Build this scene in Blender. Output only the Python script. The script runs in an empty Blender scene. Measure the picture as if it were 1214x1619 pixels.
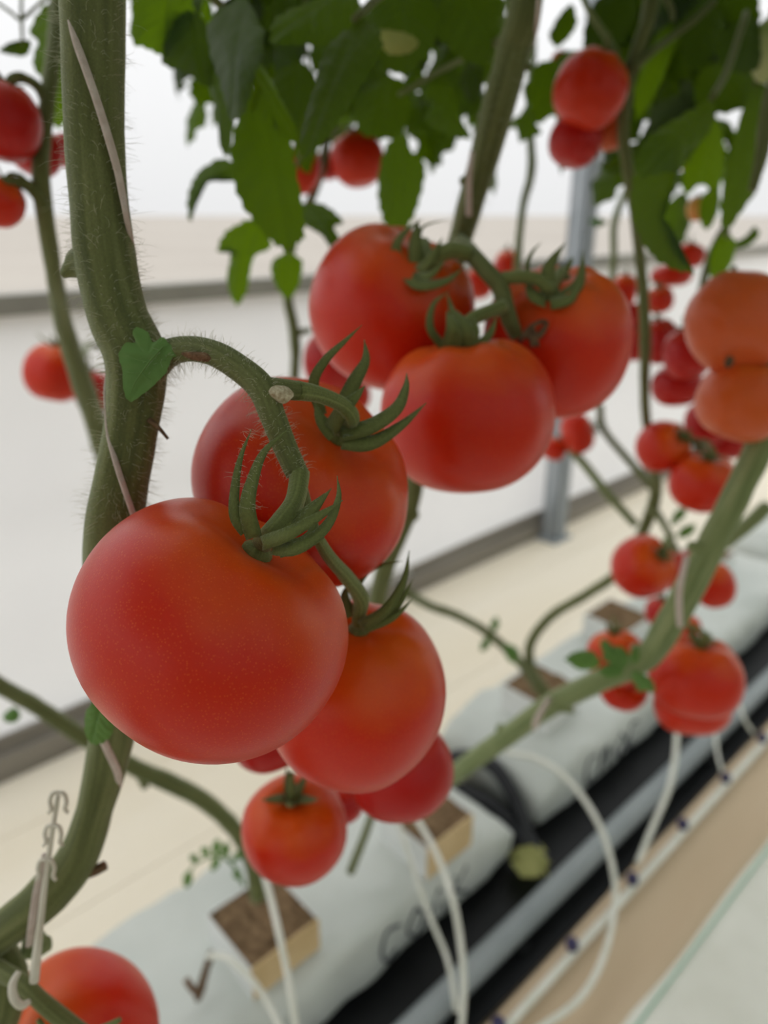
import bpy, math, random
from mathutils import Vector, Matrix, noise
from mathutils.bvhtree import BVHTree

# ------------------------------------------------------------------ camera, sky, exposure
F = 1169.0; CX = 607.0; CY = 809.5                      # focal length and centre in photograph pixels
CAM = Vector((0, 0, 0.95)); PITCH = math.radians(21.97)
AZ = math.radians(47.2)                                 # heading of the crop row
scene = bpy.context.scene
cd = bpy.data.cameras.new('camera'); cam = bpy.data.objects.new('camera', cd)
scene.collection.objects.link(cam); scene.camera = cam
cd.sensor_fit = 'VERTICAL'; cd.sensor_height = 36.0; cd.lens = 36.0 * F / 1619.0
cd.clip_start = 0.01; cd.clip_end = 3000
cam.location = CAM; cam.rotation_euler = (math.pi / 2 - PITCH, 0, 0)
cd.dof.use_dof = True; cd.dof.focus_distance = 0.197; cd.dof.aperture_fstop = cd.lens / 3.4
W_ = bpy.data.worlds.new('overcast_sky'); scene.world = W_; W_.use_nodes = True; W_.cycles.sampling_method = 'MANUAL'; W_.cycles.sample_map_resolution = 128
bg = W_.node_tree.nodes['Background']
bg.inputs['Color'].default_value = (0.945, 0.95, 0.96, 1)
# overcast luminance: zenith about three times the horizon
_t = W_.node_tree; _g = _t.nodes.new('ShaderNodeTexCoord'); _s = _t.nodes.new('ShaderNodeSeparateXYZ'); _m = _t.nodes.new('ShaderNodeMapRange')
_m.inputs['From Min'].default_value = 0; _m.inputs['From Max'].default_value = 1; _m.inputs['To Min'].default_value = 0.90; _m.inputs['To Max'].default_value = 2.0
_t.links.new(_g.outputs['Generated'], _s.inputs[0]); _t.links.new(_s.outputs['Z'], _m.inputs['Value']); _t.links.new(_m.outputs[0], bg.inputs['Strength'])
scene.view_settings.view_transform = 'Standard'; scene.view_settings.look = 'None'
scene.view_settings.exposure = 0.0; scene.view_settings.gamma = 1.0
scene.view_settings.use_curve_mapping = False
scene.cycles.max_bounces = 7; scene.cycles.diffuse_bounces = 4; scene.cycles.glossy_bounces = 2; scene.cycles.transmission_bounces = 4; scene.cycles.transparent_max_bounces = 6

# ------------------------------------------------------------------ helpers
COL = scene.collection
R_ = Vector((math.sin(AZ), math.cos(AZ), 0)); N_ = Vector((-math.cos(AZ), math.sin(AZ), 0))
CR = Vector((1, 0, 0)); CU = Vector((0, math.sin(PITCH), math.cos(PITCH))); CB = Vector((0, -math.cos(PITCH), math.sin(PITCH)))
def P(x, y, d): return CAM + CR * ((x - CX) / F * d) + CU * (-(y - CY) / F * d) - CB * d
def G(x, y, z):
    q = P(x, y, 1) - CAM; return CAM + q * ((z - CAM.z) / q.z)
def gd(x, y, z): return -(G(x, y, z) - CAM).dot(CB)
def RV(u, v, z): return Vector((R_.x * u + N_.x * v, R_.y * u + N_.y * v, z))   # row coordinates
def camv(a, b, c): return (CR * a + CU * b + CB * c).normalized()
def lin(r, g, b):
    f = lambda c: (c / 255 / 12.92) if c / 255 <= 0.04045 else ((c / 255 + 0.055) / 1.055) ** 2.4
    return (f(r), f(g), f(b), 1)

WM = {}
def place(o, parent, M):
    COL.objects.link(o)
    if parent is not None:
        o.parent = parent; o.matrix_parent_inverse = WM[parent.name].inverted()
    o.matrix_basis = M; WM[o.name] = M.copy(); return o
def tag(o, label=None, cat=None, group=None, kind=None):
    if label: o['label'] = label
    if cat: o['category'] = cat
    if group: o['group'] = group
    if kind: o['kind'] = kind
    return o
def thing(name, loc, label, cat, group=None):
    o = bpy.data.objects.new(name, None); o.empty_display_size = 0.01
    place(o, None, Matrix.Translation(loc)); return tag(o, label, cat, group)
def mesh(name, V, Fc, mat, smooth=True, uv=None):
    me = bpy.data.meshes.new(name); me.from_pydata([tuple(v) for v in V], [], Fc)
    if uv:
        l = me.uv_layers.new(name='UVMap')
        for p in me.polygons:
            for li, vi in zip(p.loop_indices, p.vertices): l.data[li].uv = uv[vi]
    if smooth: me.polygons.foreach_set('use_smooth', [True] * len(me.polygons))
    if mat: me.materials.append(mat)
    me.update(); return me
def part(name, me, parent, M=None):
    return place(bpy.data.objects.new(name, me), parent, M or Matrix.Identity(4))
class MB:
    def __init__(s): s.v = []; s.f = []
    def add(s, v, f):
        o = len(s.v); s.v += [Vector(q) for q in v]; s.f += [tuple(i + o for i in q) for q in f]
    def box(s, u0, u1, v0, v1, z0, z1):
        c = [RV(u, v, z) for z in (z0, z1) for v in (v0, v1) for u in (u0, u1)]
        s.add(c, [(0, 2, 3, 1), (4, 5, 7, 6), (0, 1, 5, 4), (2, 6, 7, 3), (0, 4, 6, 2), (1, 3, 7, 5)])
    def mesh(s, name, mat, smooth=False): return mesh(name, s.v, s.f, mat, smooth)

def crom(pts, n):
    """Catmull-Rom through (Vector, radius)"""
    if len(pts) == 2: n = max(n, 2)
    q = [(pts[0][0] * 2 - pts[1][0], pts[0][1])] + list(pts) + [(pts[-1][0] * 2 - pts[-2][0], pts[-1][1])]
    out = []
    for i in range(1, len(q) - 2):
        for k in range(n):
            t = k / n; t2 = t * t; t3 = t2 * t
            c = (-.5 * t3 + t2 - .5 * t, 1.5 * t3 - 2.5 * t2 + 1, -1.5 * t3 + 2 * t2 + .5 * t, .5 * t3 - .5 * t2)
            p = sum((q[i - 1 + m][0] * c[m] for m in range(4)), Vector((0, 0, 0)))
            r = q[i][1] * (1 - t) + q[i + 1][1] * t
            out.append((p, r))
    out.append((q[-2][0], q[-2][1])); return out
def frames(path):
    T = []
    for i in range(len(path)):
        a = path[max(i - 1, 0)][0]; b = path[min(i + 1, len(path) - 1)][0]; T.append((b - a).normalized())
    n = T[0].orthogonal().normalized(); fr = []
    for i, t in enumerate(T):
        n = (n - t * n.dot(t)); n = n.normalized() if n.length > 1e-9 else t.orthogonal().normalized()
        fr.append((t, n, t.cross(n)))
    return fr
def tube_geo(pts, seg=10, n=6, ridge=0, rk=5, lump=0, seed=0, flat=1.0):
    path = crom(pts, n); fr = frames(path); V = []; Fc = []; UV = []; L = 0
    for i, (p, r) in enumerate(path):
        if i: L += (p - path[i - 1][0]).length
        t, a, b = fr[i]
        for k in range(seg):
            th = 2 * math.pi * k / seg
            rr = r * (1 + ridge * math.cos(rk * th + L * 6))
            if lump: rr *= 1 + lump * noise.noise(Vector((math.cos(th) * .9 + seed, math.sin(th) * .9, L * 70)))
            V.append(p + a * (math.cos(th) * rr) + b * (math.sin(th) * rr * flat)); UV.append((abs(k / seg * 2 - 1), L))
        if i:
            o = (i - 1) * seg
            for k in range(seg): Fc.append((o + k, o + (k + 1) % seg, o + seg + (k + 1) % seg, o + seg + k))
    o = len(V) - seg
    Fc.append(tuple(range(seg - 1, -1, -1))); Fc.append(tuple(range(o, o + seg)))
    return V, Fc, UV
def tube(name, pts, mat, parent=None, **k):
    V, Fc, UV = tube_geo(pts, **k); return part(name, mesh(name, V, Fc, mat, True, UV), parent)
def px(l, d=None):
    """[(x, y, width_px, depth)] -> [(Vector, radius)]"""
    return [(P(q[0], q[1], q[3] if len(q) > 3 else d), q[2] / 2 / F * (q[3] if len(q) > 3 else d)) for q in l]

# ------------------------------------------------------------------ materials
def M_(name):
    m = bpy.data.materials.new(name); m.use_nodes = True; nt = m.node_tree
    return m, nt, nt.nodes['Principled BSDF'], lambda t: nt.nodes.new(t), nt.links.new
def ramp(N, stops):
    r = N('ShaderNodeValToRGB'); e = r.color_ramp.elements
    while len(e) < len(stops): e.new(0.5)
    for q, (p, c) in zip(e, stops): q.position = p; q.color = c
    return r
def basic(name, c1, c2=None, scale=20, rough=.6, spec=.3, bump=0, bscale=200, metal=0, coord='Object', stretch=None, trans=0):
    m, nt, b, N, L = M_(name)
    b.inputs['Roughness'].default_value = rough; b.inputs['Specular IOR Level'].default_value = spec; b.inputs['Metallic'].default_value = metal
    tc = N('ShaderNodeTexCoord'); mp = N('ShaderNodeMapping'); L(tc.outputs[coord], mp.inputs['Vector'])
    if stretch: mp.inputs['Rotation'].default_value = (0, 0, -(math.pi / 2 - AZ)); mp.vector_type = 'TEXTURE'; mp.inputs['Rotation'].default_value = (0, 0, math.pi / 2 - AZ); mp.inputs['Scale'].default_value = stretch
    no = N('ShaderNodeTexNoise'); no.inputs['Scale'].default_value = scale; no.inputs['Detail'].default_value = 5; L(mp.outputs[0], no.inputs['Vector'])
    r = ramp(N, [(.3, c1), (.7, c2 or c1)]); L(no.outputs['Fac'], r.inputs['Fac']); L(r.outputs[0], b.inputs['Base Color'])
    if bump:
        n2 = N('ShaderNodeTexNoise'); n2.inputs['Scale'].default_value = bscale; n2.inputs['Detail'].default_value = 4; L(mp.outputs[0], n2.inputs['Vector'])
        bp = N('ShaderNodeBump'); bp.inputs['Strength'].default_value = bump; bp.inputs['Distance'].default_value = .002
        L(n2.outputs['Fac'], bp.inputs['Height']); L(bp.outputs[0], b.inputs['Normal'])
    if trans:
        out = nt.nodes['Material Output']; tr = N('ShaderNodeBsdfTranslucent'); mx = N('ShaderNodeMixShader'); mx.inputs[0].default_value = trans
        L(r.outputs[0], tr.inputs['Color']); L(b.outputs[0], mx.inputs[1]); L(tr.outputs[0], mx.inputs[2]); L(mx.outputs[0], out.inputs['Surface'])
    return m
def stem_mat(name, c1, c2, c3):
    m, nt, b, N, L = M_(name)
    tc = N('ShaderNodeTexCoord'); mp = N('ShaderNodeMapping'); mp.inputs['Scale'].default_value = (9, 14, 1); L(tc.outputs['UV'], mp.inputs['Vector'])
    no = N('ShaderNodeTexNoise'); no.inputs['Scale'].default_value = 1; no.inputs['Detail'].default_value = 5; L(mp.outputs[0], no.inputs['Vector'])
    r = ramp(N, [(.3, c1), (.52, c2), (.75, c3)]); L(no.outputs['Fac'], r.inputs['Fac'])
    sp = N('ShaderNodeTexNoise'); sp.inputs['Scale'].default_value = 1400; sp.inputs['Detail'].default_value = 2; L(tc.outputs['Object'], sp.inputs['Vector'])
    mx = N('ShaderNodeMixRGB'); mx.blend_type = 'OVERLAY'; mx.inputs[0].default_value = .35; L(r.outputs[0], mx.inputs[1]); L(sp.outputs['Fac'], mx.inputs[2]); L(mx.outputs[0], b.inputs['Base Color'])
    bp = N('ShaderNodeBump'); bp.inputs['Strength'].default_value = .5; bp.inputs['Distance'].default_value = .0006; L(sp.outputs['Fac'], bp.inputs['Height']); L(bp.outputs[0], b.inputs['Normal'])
    b.inputs['Roughness'].default_value = .6; b.inputs['Specular IOR Level'].default_value = .25
    b.inputs['Sheen Weight'].default_value = .35; b.inputs['Sheen Tint'].default_value = (.75, .85, .6, 1); b.inputs['Sheen Roughness'].default_value = .4
    return m
def tomato_mat(name, shoulder, body, base, pale):
    m, nt, b, N, L = M_(name)
    tc = N('ShaderNodeTexCoord'); sx = N('ShaderNodeSeparateXYZ'); L(tc.outputs['Object'], sx.inputs[0])
    no = N('ShaderNodeTexNoise'); no.inputs['Scale'].default_value = 1.3; no.inputs['Detail'].default_value = 3; L(tc.outputs['Object'], no.inputs['Vector'])
    ma = N('ShaderNodeMath'); ma.operation = 'MULTIPLY_ADD'; ma.inputs[1].default_value = .75; L(no.outputs['Fac'], ma.inputs[0]); L(sx.outputs['Z'], ma.inputs[2])
    mr = N('ShaderNodeMapRange'); mr.inputs['From Min'].default_value = -.5; mr.inputs['From Max'].default_value = 1.35; L(ma.outputs[0], mr.inputs['Value'])
    r = ramp(N, [(0, base), (.35, body), (.66, body), (.97, shoulder)]); L(mr.outputs[0], r.inputs['Fac'])
    sp = N('ShaderNodeTexVoronoi'); sp.inputs['Scale'].default_value = 46; L(tc.outputs['Object'], sp.inputs['Vector'])
    s2 = N('ShaderNodeTexNoise'); s2.inputs['Scale'].default_value = 60; s2.inputs['Detail'].default_value = 4; L(tc.outputs['Object'], s2.inputs['Vector'])
    mr2 = N('ShaderNodeMapRange'); mr2.inputs['From Min'].default_value = .32; mr2.inputs['From Max'].default_value = .0; mr2.inputs['To Max'].default_value = .9; L(sp.outputs['Distance'], mr2.inputs['Value'])
    mm = N('ShaderNodeMath'); mm.operation = 'MULTIPLY'; L(mr2.outputs[0], mm.inputs[0]); L(s2.outputs['Fac'], mm.inputs[1])
    mx = N('ShaderNodeMixRGB'); L(mm.outputs[0], mx.inputs[0]); L(r.outputs[0], mx.inputs[1]); mx.inputs[2].default_value = pale
    L(mx.outputs[0], b.inputs['Base Color'])
    bp = N('ShaderNodeBump'); bp.inputs['Strength'].default_value = .06; bp.inputs['Distance'].default_value = .002; L(s2.outputs['Fac'], bp.inputs['Height']); L(bp.outputs[0], b.inputs['Normal'])
    b.inputs['Roughness'].default_value = .33; b.inputs['Specular IOR Level'].default_value = .30
    b.inputs['Sheen Weight'].default_value = .08; b.inputs['Sheen Roughness'].default_value = .35; b.inputs['Sheen Tint'].default_value = (1, .55, .38, 1)
    b.inputs['Subsurface Weight'].default_value = .08; b.inputs['Subsurface Radius'].default_value = (1, .25, .1); b.inputs['Subsurface Scale'].default_value = .004
    return m
def leaf_mat(name, c1, c2, t1, fac, rough=.5):
    m, nt, b, N, L = M_(name)
    tc = N('ShaderNodeTexCoord'); oi = N('ShaderNodeObjectInfo')
    no = N('ShaderNodeTexNoise'); no.inputs['Scale'].default_value = 4; no.inputs['Detail'].default_value = 4; L(tc.outputs['Object'], no.inputs['Vector'])
    ad = N('ShaderNodeMath'); ad.operation = 'MULTIPLY_ADD'; ad.inputs[1].default_value = .5; L(oi.outputs['Random'], ad.inputs[0]); L(no.outputs['Fac'], ad.inputs[2])
    r = ramp(N, [(.35, c1), (.95, c2)]); L(ad.outputs[0], r.inputs['Fac']); L(r.outputs[0], b.inputs['Base Color'])
    b.inputs['Roughness'].default_value = rough; b.inputs['Specular IOR Level'].default_value = .3
    sp = N('ShaderNodeTexNoise'); sp.inputs['Scale'].default_value = 25; sp.inputs['Detail'].default_value = 4; L(tc.outputs['Object'], sp.inputs['Vector'])
    bp = N('ShaderNodeBump'); bp.inputs['Strength'].default_value = .3; bp.inputs['Distance'].default_value = .02; L(sp.outputs['Fac'], bp.inputs['Height']); L(bp.outputs[0], b.inputs['Normal'])
    tr = N('ShaderNodeBsdfTranslucent'); tr.inputs['Color'].default_value = t1
    mx = N('ShaderNodeMixShader'); fr = N('ShaderNodeMapRange'); fr.inputs['To Min'].default_value = fac * .45; fr.inputs['To Max'].default_value = fac * 1.1
    L(oi.outputs['Random'], fr.inputs['Value']); L(fr.outputs[0], mx.inputs[0])
    L(b.outputs[0], mx.inputs[1]); L(tr.outputs[0], mx.inputs[2]); L(mx.outputs[0], nt.nodes['Material Output'].inputs['Surface'])
    return m
MT = {}
MT['stem'] = stem_mat('hairy_green_stem', lin(78, 85, 46), lin(97, 103, 58), lin(120, 124, 80))
MT['stem_pale'] = stem_mat('pale_green_stem', lin(100, 115, 70), lin(120, 133, 86), lin(146, 154, 110))
MT['calyx'] = stem_mat('calyx_green', lin(82, 92, 46), lin(106, 114, 62), lin(138, 146, 92))
MT['hair'] = basic('plant_hair', lin(214, 214, 196), rough=.4, trans=.5)
MT['scar'] = basic('dry_scar', lin(150, 128, 96), lin(214, 206, 178), 900, .8, bump=.5, bscale=2000)
MT['scab'] = basic('brown_scab', lin(96, 72, 52), lin(150, 116, 88), 700, .9, bump=.8, bscale=1500)
MT['dry'] = basic('dry_brown_stalk', lin(72, 52, 36), lin(124, 100, 74), 400, .9, bump=.5, bscale=900)
MT['leaf'] = leaf_mat('tomato_leaf', lin(26, 42, 17), lin(46, 66, 28), lin(116, 152, 4), .46)
MT['leaf_backlit'] = leaf_mat('backlit_leaf', lin(40, 62, 22), lin(60, 86, 32), lin(140, 182, 6), .54)  # lighter, more translucent leaf copy; backlit brightness put into its colours
MT['leaf_young'] = leaf_mat('young_leaf', lin(84, 122, 58), lin(104, 140, 74), lin(100, 150, 30), .2)
MT['leaf_yellow'] = leaf_mat('yellowing_leaf', lin(140, 146, 84), lin(170, 170, 104), lin(180, 190, 80), .3)
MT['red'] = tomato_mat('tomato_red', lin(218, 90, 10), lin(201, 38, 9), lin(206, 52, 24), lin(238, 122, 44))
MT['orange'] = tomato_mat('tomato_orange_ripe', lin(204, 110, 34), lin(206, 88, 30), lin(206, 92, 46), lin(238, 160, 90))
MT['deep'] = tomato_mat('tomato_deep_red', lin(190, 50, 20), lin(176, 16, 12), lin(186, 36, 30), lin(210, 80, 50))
MT['green'] = tomato_mat('tomato_unripe', lin(140, 160, 80), lin(170, 182, 120), lin(180, 186, 130), lin(200, 205, 160))
MT['yellow'] = tomato_mat('tomato_turning', lin(214, 170, 80), lin(220, 160, 80), lin(222, 150, 84), lin(235, 190, 120))
MT['twine'] = basic('pinkish_twine', lin(196, 178, 168), lin(214, 200, 192), 300, .7, bump=.5, bscale=1500)
MT['plastic'] = basic('milky_plastic', lin(196, 190, 172), lin(214, 210, 196), 60, .35, .5)
MT['tubing'] = basic('white_tubing', lin(214, 216, 202), lin(228, 228, 218), 40, .4, .4)
MT['film_white'] = basic('white_film_curtain', lin(243, 243, 243), lin(249, 249, 248), 3, .55, .3, bump=.15, bscale=8, trans=.62)
MT['bag'] = basic('white_slab_film', lin(190, 196, 190), lin(208, 212, 206), 6, .45, .4, bump=.3, bscale=30)
MT['ink'] = basic('black_print', lin(66, 70, 74), lin(90, 92, 96), 40, .6)
MT['plank'] = basic('cream_board', lin(238, 227, 204), lin(247, 239, 222), 4, .6, .3, bump=.2, bscale=30, stretch=(6, 1, 1))
MT['black'] = basic('black_liner', lin(14, 16, 18), lin(30, 32, 34), 8, .5, .3, bump=.4, bscale=25)
MT['pipe'] = basic('grey_pipe', lin(132, 140, 142), lin(150, 157, 158), 8, .4, .5)
MT['tan'] = basic('tan_film', lin(190, 168, 138), lin(206, 186, 158), 6, .6, .3, bump=.3, bscale=20, stretch=(5, 1, 1))
MT['cover'] = basic('white_ground_cover', lin(216, 216, 204), lin(228, 228, 218), 10, .7, .2, bump=.4, bscale=60)
MT['green_thread'] = basic('green_thread', lin(140, 192, 168), rough=.7)
MT['steel'] = basic('galvanised_steel', lin(150, 158, 164), lin(172, 178, 184), 12, .4, .5, metal=.35)
MT['rail'] = basic('grey_rail', lin(140, 138, 132), lin(160, 158, 150), 10, .6)
MT['curb'] = basic('dark_curb', lin(104, 98, 90), lin(146, 140, 130), 10, .7, stretch=(8, 1, 1))
MT['soil'] = basic('coir_substrate', lin(92, 74, 54), lin(140, 116, 88), 90, .95, .1, bump=1, bscale=250)
MT['kraft'] = basic('kraft_sleeve', lin(206, 178, 132), lin(222, 196, 152), 20, .7)
MT['sleeve'] = basic('white_cube_sleeve', lin(216, 220, 218), lin(230, 232, 230), 20, .5)
MT['dirt'] = basic('outside_dirt', lin(160, 150, 137), lin(176, 167, 154), .2, .9)
MT['dripper'] = basic('purple_dripper', lin(52, 50, 84), lin(70, 66, 100), 80, .4)
MT['rubber'] = basic('black_rubber', lin(22, 24, 28), lin(36, 38, 42), 30, .45, .4)
m, nt, b, N, L = M_('clear_film'); MT['film'] = m
t = N('ShaderNodeBsdfTransparent'); t.inputs['Color'].default_value = (.97, .975, .98, 1)
tl = N('ShaderNodeBsdfTranslucent'); tl.inputs['Color'].default_value = (.95, .96, .97, 1)
mx = N('ShaderNodeMixShader'); mx.inputs[0].default_value = .22
L(t.outputs[0], mx.inputs[1]); L(tl.outputs[0], mx.inputs[2]); L(mx.outputs[0], nt.nodes['Material Output'].inputs['Surface'])

# ------------------------------------------------------------------ setting
VW = 1.25
def struct(name, mb, mat, parent=None, label=None, smooth=False):
    o = part(name, mb.mesh(name, MT[mat], smooth), parent)
    if parent is None: o['kind'] = 'structure'
    return tag(o, label)
q = MB(); c = [Vector((sx * 400, sy * 400, -.03)) for sx, sy in ((-1, -1), (1, -1), (1, 1), (-1, 1))]; q.add(c, [(0, 1, 2, 3)])
struct('ground', q, 'dirt', label='pale bare dirt outside seen through the clear film')
q = MB(); q.box(-4, 9, -2.5, 1.3, -.028, -.004)
floor = struct('floor', q, 'tan', label='cream boarded greenhouse floor')
rnd = random.Random(3)
for k, (v0, v1) in enumerate([(.672, .8795), (.8805, 1.0955), (1.0965, 1.30)]):
    u = -1.3 + .1 * k
    while u < 7:
        q = MB(); l = 4.9; z = rnd.uniform(-.0015, .0015); q.box(u, u + l - .004, v0, v1, -.004, .004 + z)
        part('plank', q.mesh('plank', MT['plank']), floor); u += l
# far side wall: white film below, rail, clear film above
V = []; Fc = []; nu, nz = 90, 14
for i in range(nu + 1):
    for j in range(nz + 1):
        u = -1.5 + 9 * i / nu; z = .06 + .75 * j / nz
        V.append(RV(u, VW + .012 * noise.noise(Vector((u * 1.3, z * 4, 0))) + .01 * math.exp(-((z - .52) / .04) ** 2), z))
for i in range(nu):
    for j in range(nz): a = i * (nz + 1) + j; Fc.append((a, a + nz + 1, a + nz + 2, a + 1))
o = part('wall_far', mesh('wall_far', V, Fc, MT['film_white']), None); tag(o, 'white film side wall below the grey rail', kind='structure')
q = MB(); q.box(-1.5, 7.5, VW - .012, VW + .03, .805, .835)
struct('trim_1', q, 'rail', label='thin grey rail along the top of the white film')
q = MB(); q.box(-1.5, 7.5, VW - .02, VW + .06, -.004, .055)
q.box(-1.5, 7.5, VW - .005, VW + .06, .055, .085)
struct('trim_2', q, 'curb', label='dark grey curb along the foot of the side wall')
q = MB(); q.add([RV(-1.5, VW + .02, .83), RV(7.5, VW + .02, .83), RV(7.5, VW + .02, 3.2), RV(-1.5, VW + .02, 3.2)], [(0, 1, 2, 3)])
struct('window_1', q, 'film', label='clear film side wall above the rail, bright sky behind')
po = thing('steel_post', RV(1.835, VW - .05, 0), 'galvanised steel post standing against the far white wall', 'post')
q = MB()
for (a, b_, c_, d_) in ((-.03, .03, -.075, -.069), (-.03, -.024, -.075, -.025), (.024, .03, -.075, -.025), (-.03, -.012, -.031, -.025), (.012, .03, -.031, -.025), (-.02, -.012, -.08, -.075), (.012, .02, -.08, -.075)):
    q.box(1.835 + a, 1.835 + b_, VW + c_, VW + d_, .0, 3.2)
part('channel', q.mesh('channel', MT['steel']), po)
q = MB(); q.box(1.79, 1.88, VW - .09, VW - .02, .004, .012); part('base_plate', q.mesh('base_plate', MT['steel']), po)

# black liner under the slabs, pipe, tan board strip, ground cover
V = []; Fc = []; nu, nv = 120, 14
for i in range(nu + 1):
    for j in range(nv + 1):
        u = -1.2 + 5.5 * i / nu; v = .368 + .304 * j / nv
        V.append(RV(u, v, .002 + .006 * abs(noise.noise(Vector((u * 5, v * 14, 1)))) + (.012 if j == 0 else 0)))
for i in range(nu):
    for j in range(nv): a = i * (nv + 1) + j; Fc.append((a, a + nv + 1, a + nv + 2, a + 1))
o = part('gutter_liner', mesh('gutter_liner', V, Fc, MT['black']), None)
tag(o, 'black plastic liner sheet under the white grow bags', 'liner')
tp = thing('heating_pipe', RV(0, .415, .025), 'long smooth grey pipe lying on the black liner', 'pipe')
tube('pipe_run', [(RV(-1.2, .415, .032), .0175), (RV(1, .415, .032), .0175), (RV(4.3, .415, .032), .0175)], MT['pipe'], tp, seg=20, n=4)
for u in (-.1, .62, 1.18, 1.7, 2.3):
    q = MB(); q.box(u, u + .02, .392, .438, .0, .016); part('pipe_rest', q.mesh('pipe_rest', MT['black']), tp)
V = []; Fc = []
prof = [(.245, .002), (.262, .010), (.275, .004), (.30, .006), (.33, .008), (.343, .014), (.352, .017), (.364, .016), (.370, .002)]
for i in range(nu + 1):
    for j, (v, z) in enumerate(prof):
        u = -1.2 + 5.5 * i / nu; V.append(RV(u, v + .003 * noise.noise(Vector((u * 3, j, 5))), z + .002 * noise.noise(Vector((u * 5, j * .7, 2)))))
for i in range(nu):
    for j in range(len(prof) - 1): a = i * len(prof) + j; Fc.append((a, a + len(prof), a + len(prof) + 1, a + 1))
o = part('tan_film_strip', mesh('tan_film_strip', V, Fc, MT['tan']), None); tag(o, 'creased tan film strip between the black liner and white ground cover', 'film strip')
V = []; Fc = []; nv = 30
for i in range(nu + 1):
    for j in range(nv + 1):
        u = -1.2 + 5.5 * i / nu; v = -.9 + 1.152 * j / nv
        V.append(RV(u, v, .004 + .003 * noise.noise(Vector((u * 4, v * 4, 8)))))
for i in range(nu):
    for j in range(nv): a = i * (nv + 1) + j; Fc.append((a, a + nv + 1, a + nv + 2, a + 1))
gc = thing('ground_cover', RV(.5, 0, 0), 'white woven ground cover sheet with one green thread', 'ground sheet')
part('sheet', mesh('sheet', V, Fc, MT['cover']), gc)
tube('thread', [(RV(-1.2 + .5 * i, .238 + .002 * math.sin(i * 1.7), .0082), .0014) for i in range(12)], MT['green_thread'], gc, seg=5, n=3)
# drip line with drippers
dl = thing('drip_line', RV(.5, .352, .02), 'pale drip irrigation pipe with purple drippers on the tan strip', 'pipe')
tube('pipe_run', [(RV(-1.2, .343, .021), .006), (RV(1, .343, .021), .006), (RV(4.3, .346, .021), .006)], MT['tubing'], dl, seg=12, n=6)
for k in range(-4, 16):
    u = .826 + .1565 * k
    V, Fc, UV = tube_geo([(RV(u, .346, .022), .0055), (RV(u, .347, .027), .0085), (RV(u, .348, .034), .009), (RV(u, .348, .040), .006), (RV(u, .348, .043), .003)], seg=12, n=3)
    part('dripper', mesh('dripper', V, Fc, MT['dripper'], True), dl)

# ------------------------------------------------------------------ grow bags and cubes
def bag(u0, u1, v0, v1, h, label, seed, marks):
    t = thing('grow_bag', RV((u0 + u1) / 2, (v0 + v1) / 2, .004), label, 'grow bag', 'white grow bags along the row')
    V = []; Fc = []; nu = 110; ring = 44; L = u1 - u0
    for i in range(nu + 1):
        s = i / nu; e = min(s, 1 - s) * L
        k = min(1, .12 + (e / .07) ** .6 * .88) if e < .07 else 1
        for j in range(ring):
            th = 2 * math.pi * j / ring; ct, st = math.cos(th), math.sin(th)
            sq = lambda c, p: math.copysign(abs(c) ** p, c)
            v = (v0 + v1) / 2 + (v1 - v0) / 2 * sq(ct, .42) * (.93 + .07 * k)
            z = h / 2 * (1 + sq(st, .55) * k) if st > 0 else h / 2 * (1 + sq(st, .35)) * 1.0
            if st <= 0: z = max(.0, h / 2 * (1 - abs(sq(st, .4)))) 
            w = noise.noise(Vector((s * L * 14 + seed, v * 22, z * 20)))
            fold = noise.noise(Vector((s * L * 60, v * 8, seed))) * max(0, 1 - e / .12)
            w2 = noise.noise(Vector((s * L * 30 + seed, v * 60 + z * 60, 3)))
            if st > -.2: z += (.007 * w + .010 * fold + .0035 * w2) * k
            V.append(RV(u0 + L * s + .004 * w, v + .005 * w + .003 * w2, .009 + max(z, 0)))
    for i in range(nu):
        for j in range(ring): a = i * ring; b2 = a + ring; Fc.append((a + j, b2 + j, b2 + (j + 1) % ring, a + (j + 1) % ring))
    Fc.append(tuple(range(ring))); Fc.append(tuple(range(len(V) - 1, len(V) - ring - 1, -1)))
    part('bag', mesh('bag', V, Fc, MT['bag']), t); bvh = BVHTree.FromPolygons(V, Fc)
    # smudged print on the sloping front face: strokes as thin raised ribbons
    for (u, sc, strokes) in marks:
        for st in strokes:
            pts = []
            for a, b_ in st:
                hp = bvh.ray_cast(RV(u + a * sc, v0 - .05 + .02 * b_, .10 + b_ * sc * .8), (N_ - Vector((0, 0, 1.15))).normalized())[0]
                if hp: pts.append((hp, .0028))
            if len(pts) < 2: continue
            tube('print_mark', pts, MT['ink'], t, seg=6, n=4)
    return t
C_ = [[(.9, .9), (.3, 1), (0, .5), (.2, 0), (.8, .1)]]
O_ = [[(.5, 1), (.05, .5), (.5, 0), (.9, .5), (.5, 1)]]
A_ = [[(0, 0), (.45, 1), (.9, 0)]]
K_ = [[(0, 0), (.1, 1)], [(.8, 1), (.1, .5), (.9, 0)]]
def word(u, sc, gl): return [(u + i * sc * 1.25, sc, g) for i, g in enumerate(gl)]
bag(-.35, .735, .495, .735, .116, 'nearest white plastic grow bag with black print and a seedling cube', 1, word(.455, .036, [C_, O_, A_, K_]))
bag(.815, 1.95, .50, .74, .116, 'second white plastic grow bag beyond the black gap', 4, word(.93, .036, [C_, A_, O_, C_]))
bag(2.02, 3.1, .50, .74, .116, 'farthest white plastic grow bag at right edge', 7, [])

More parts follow.
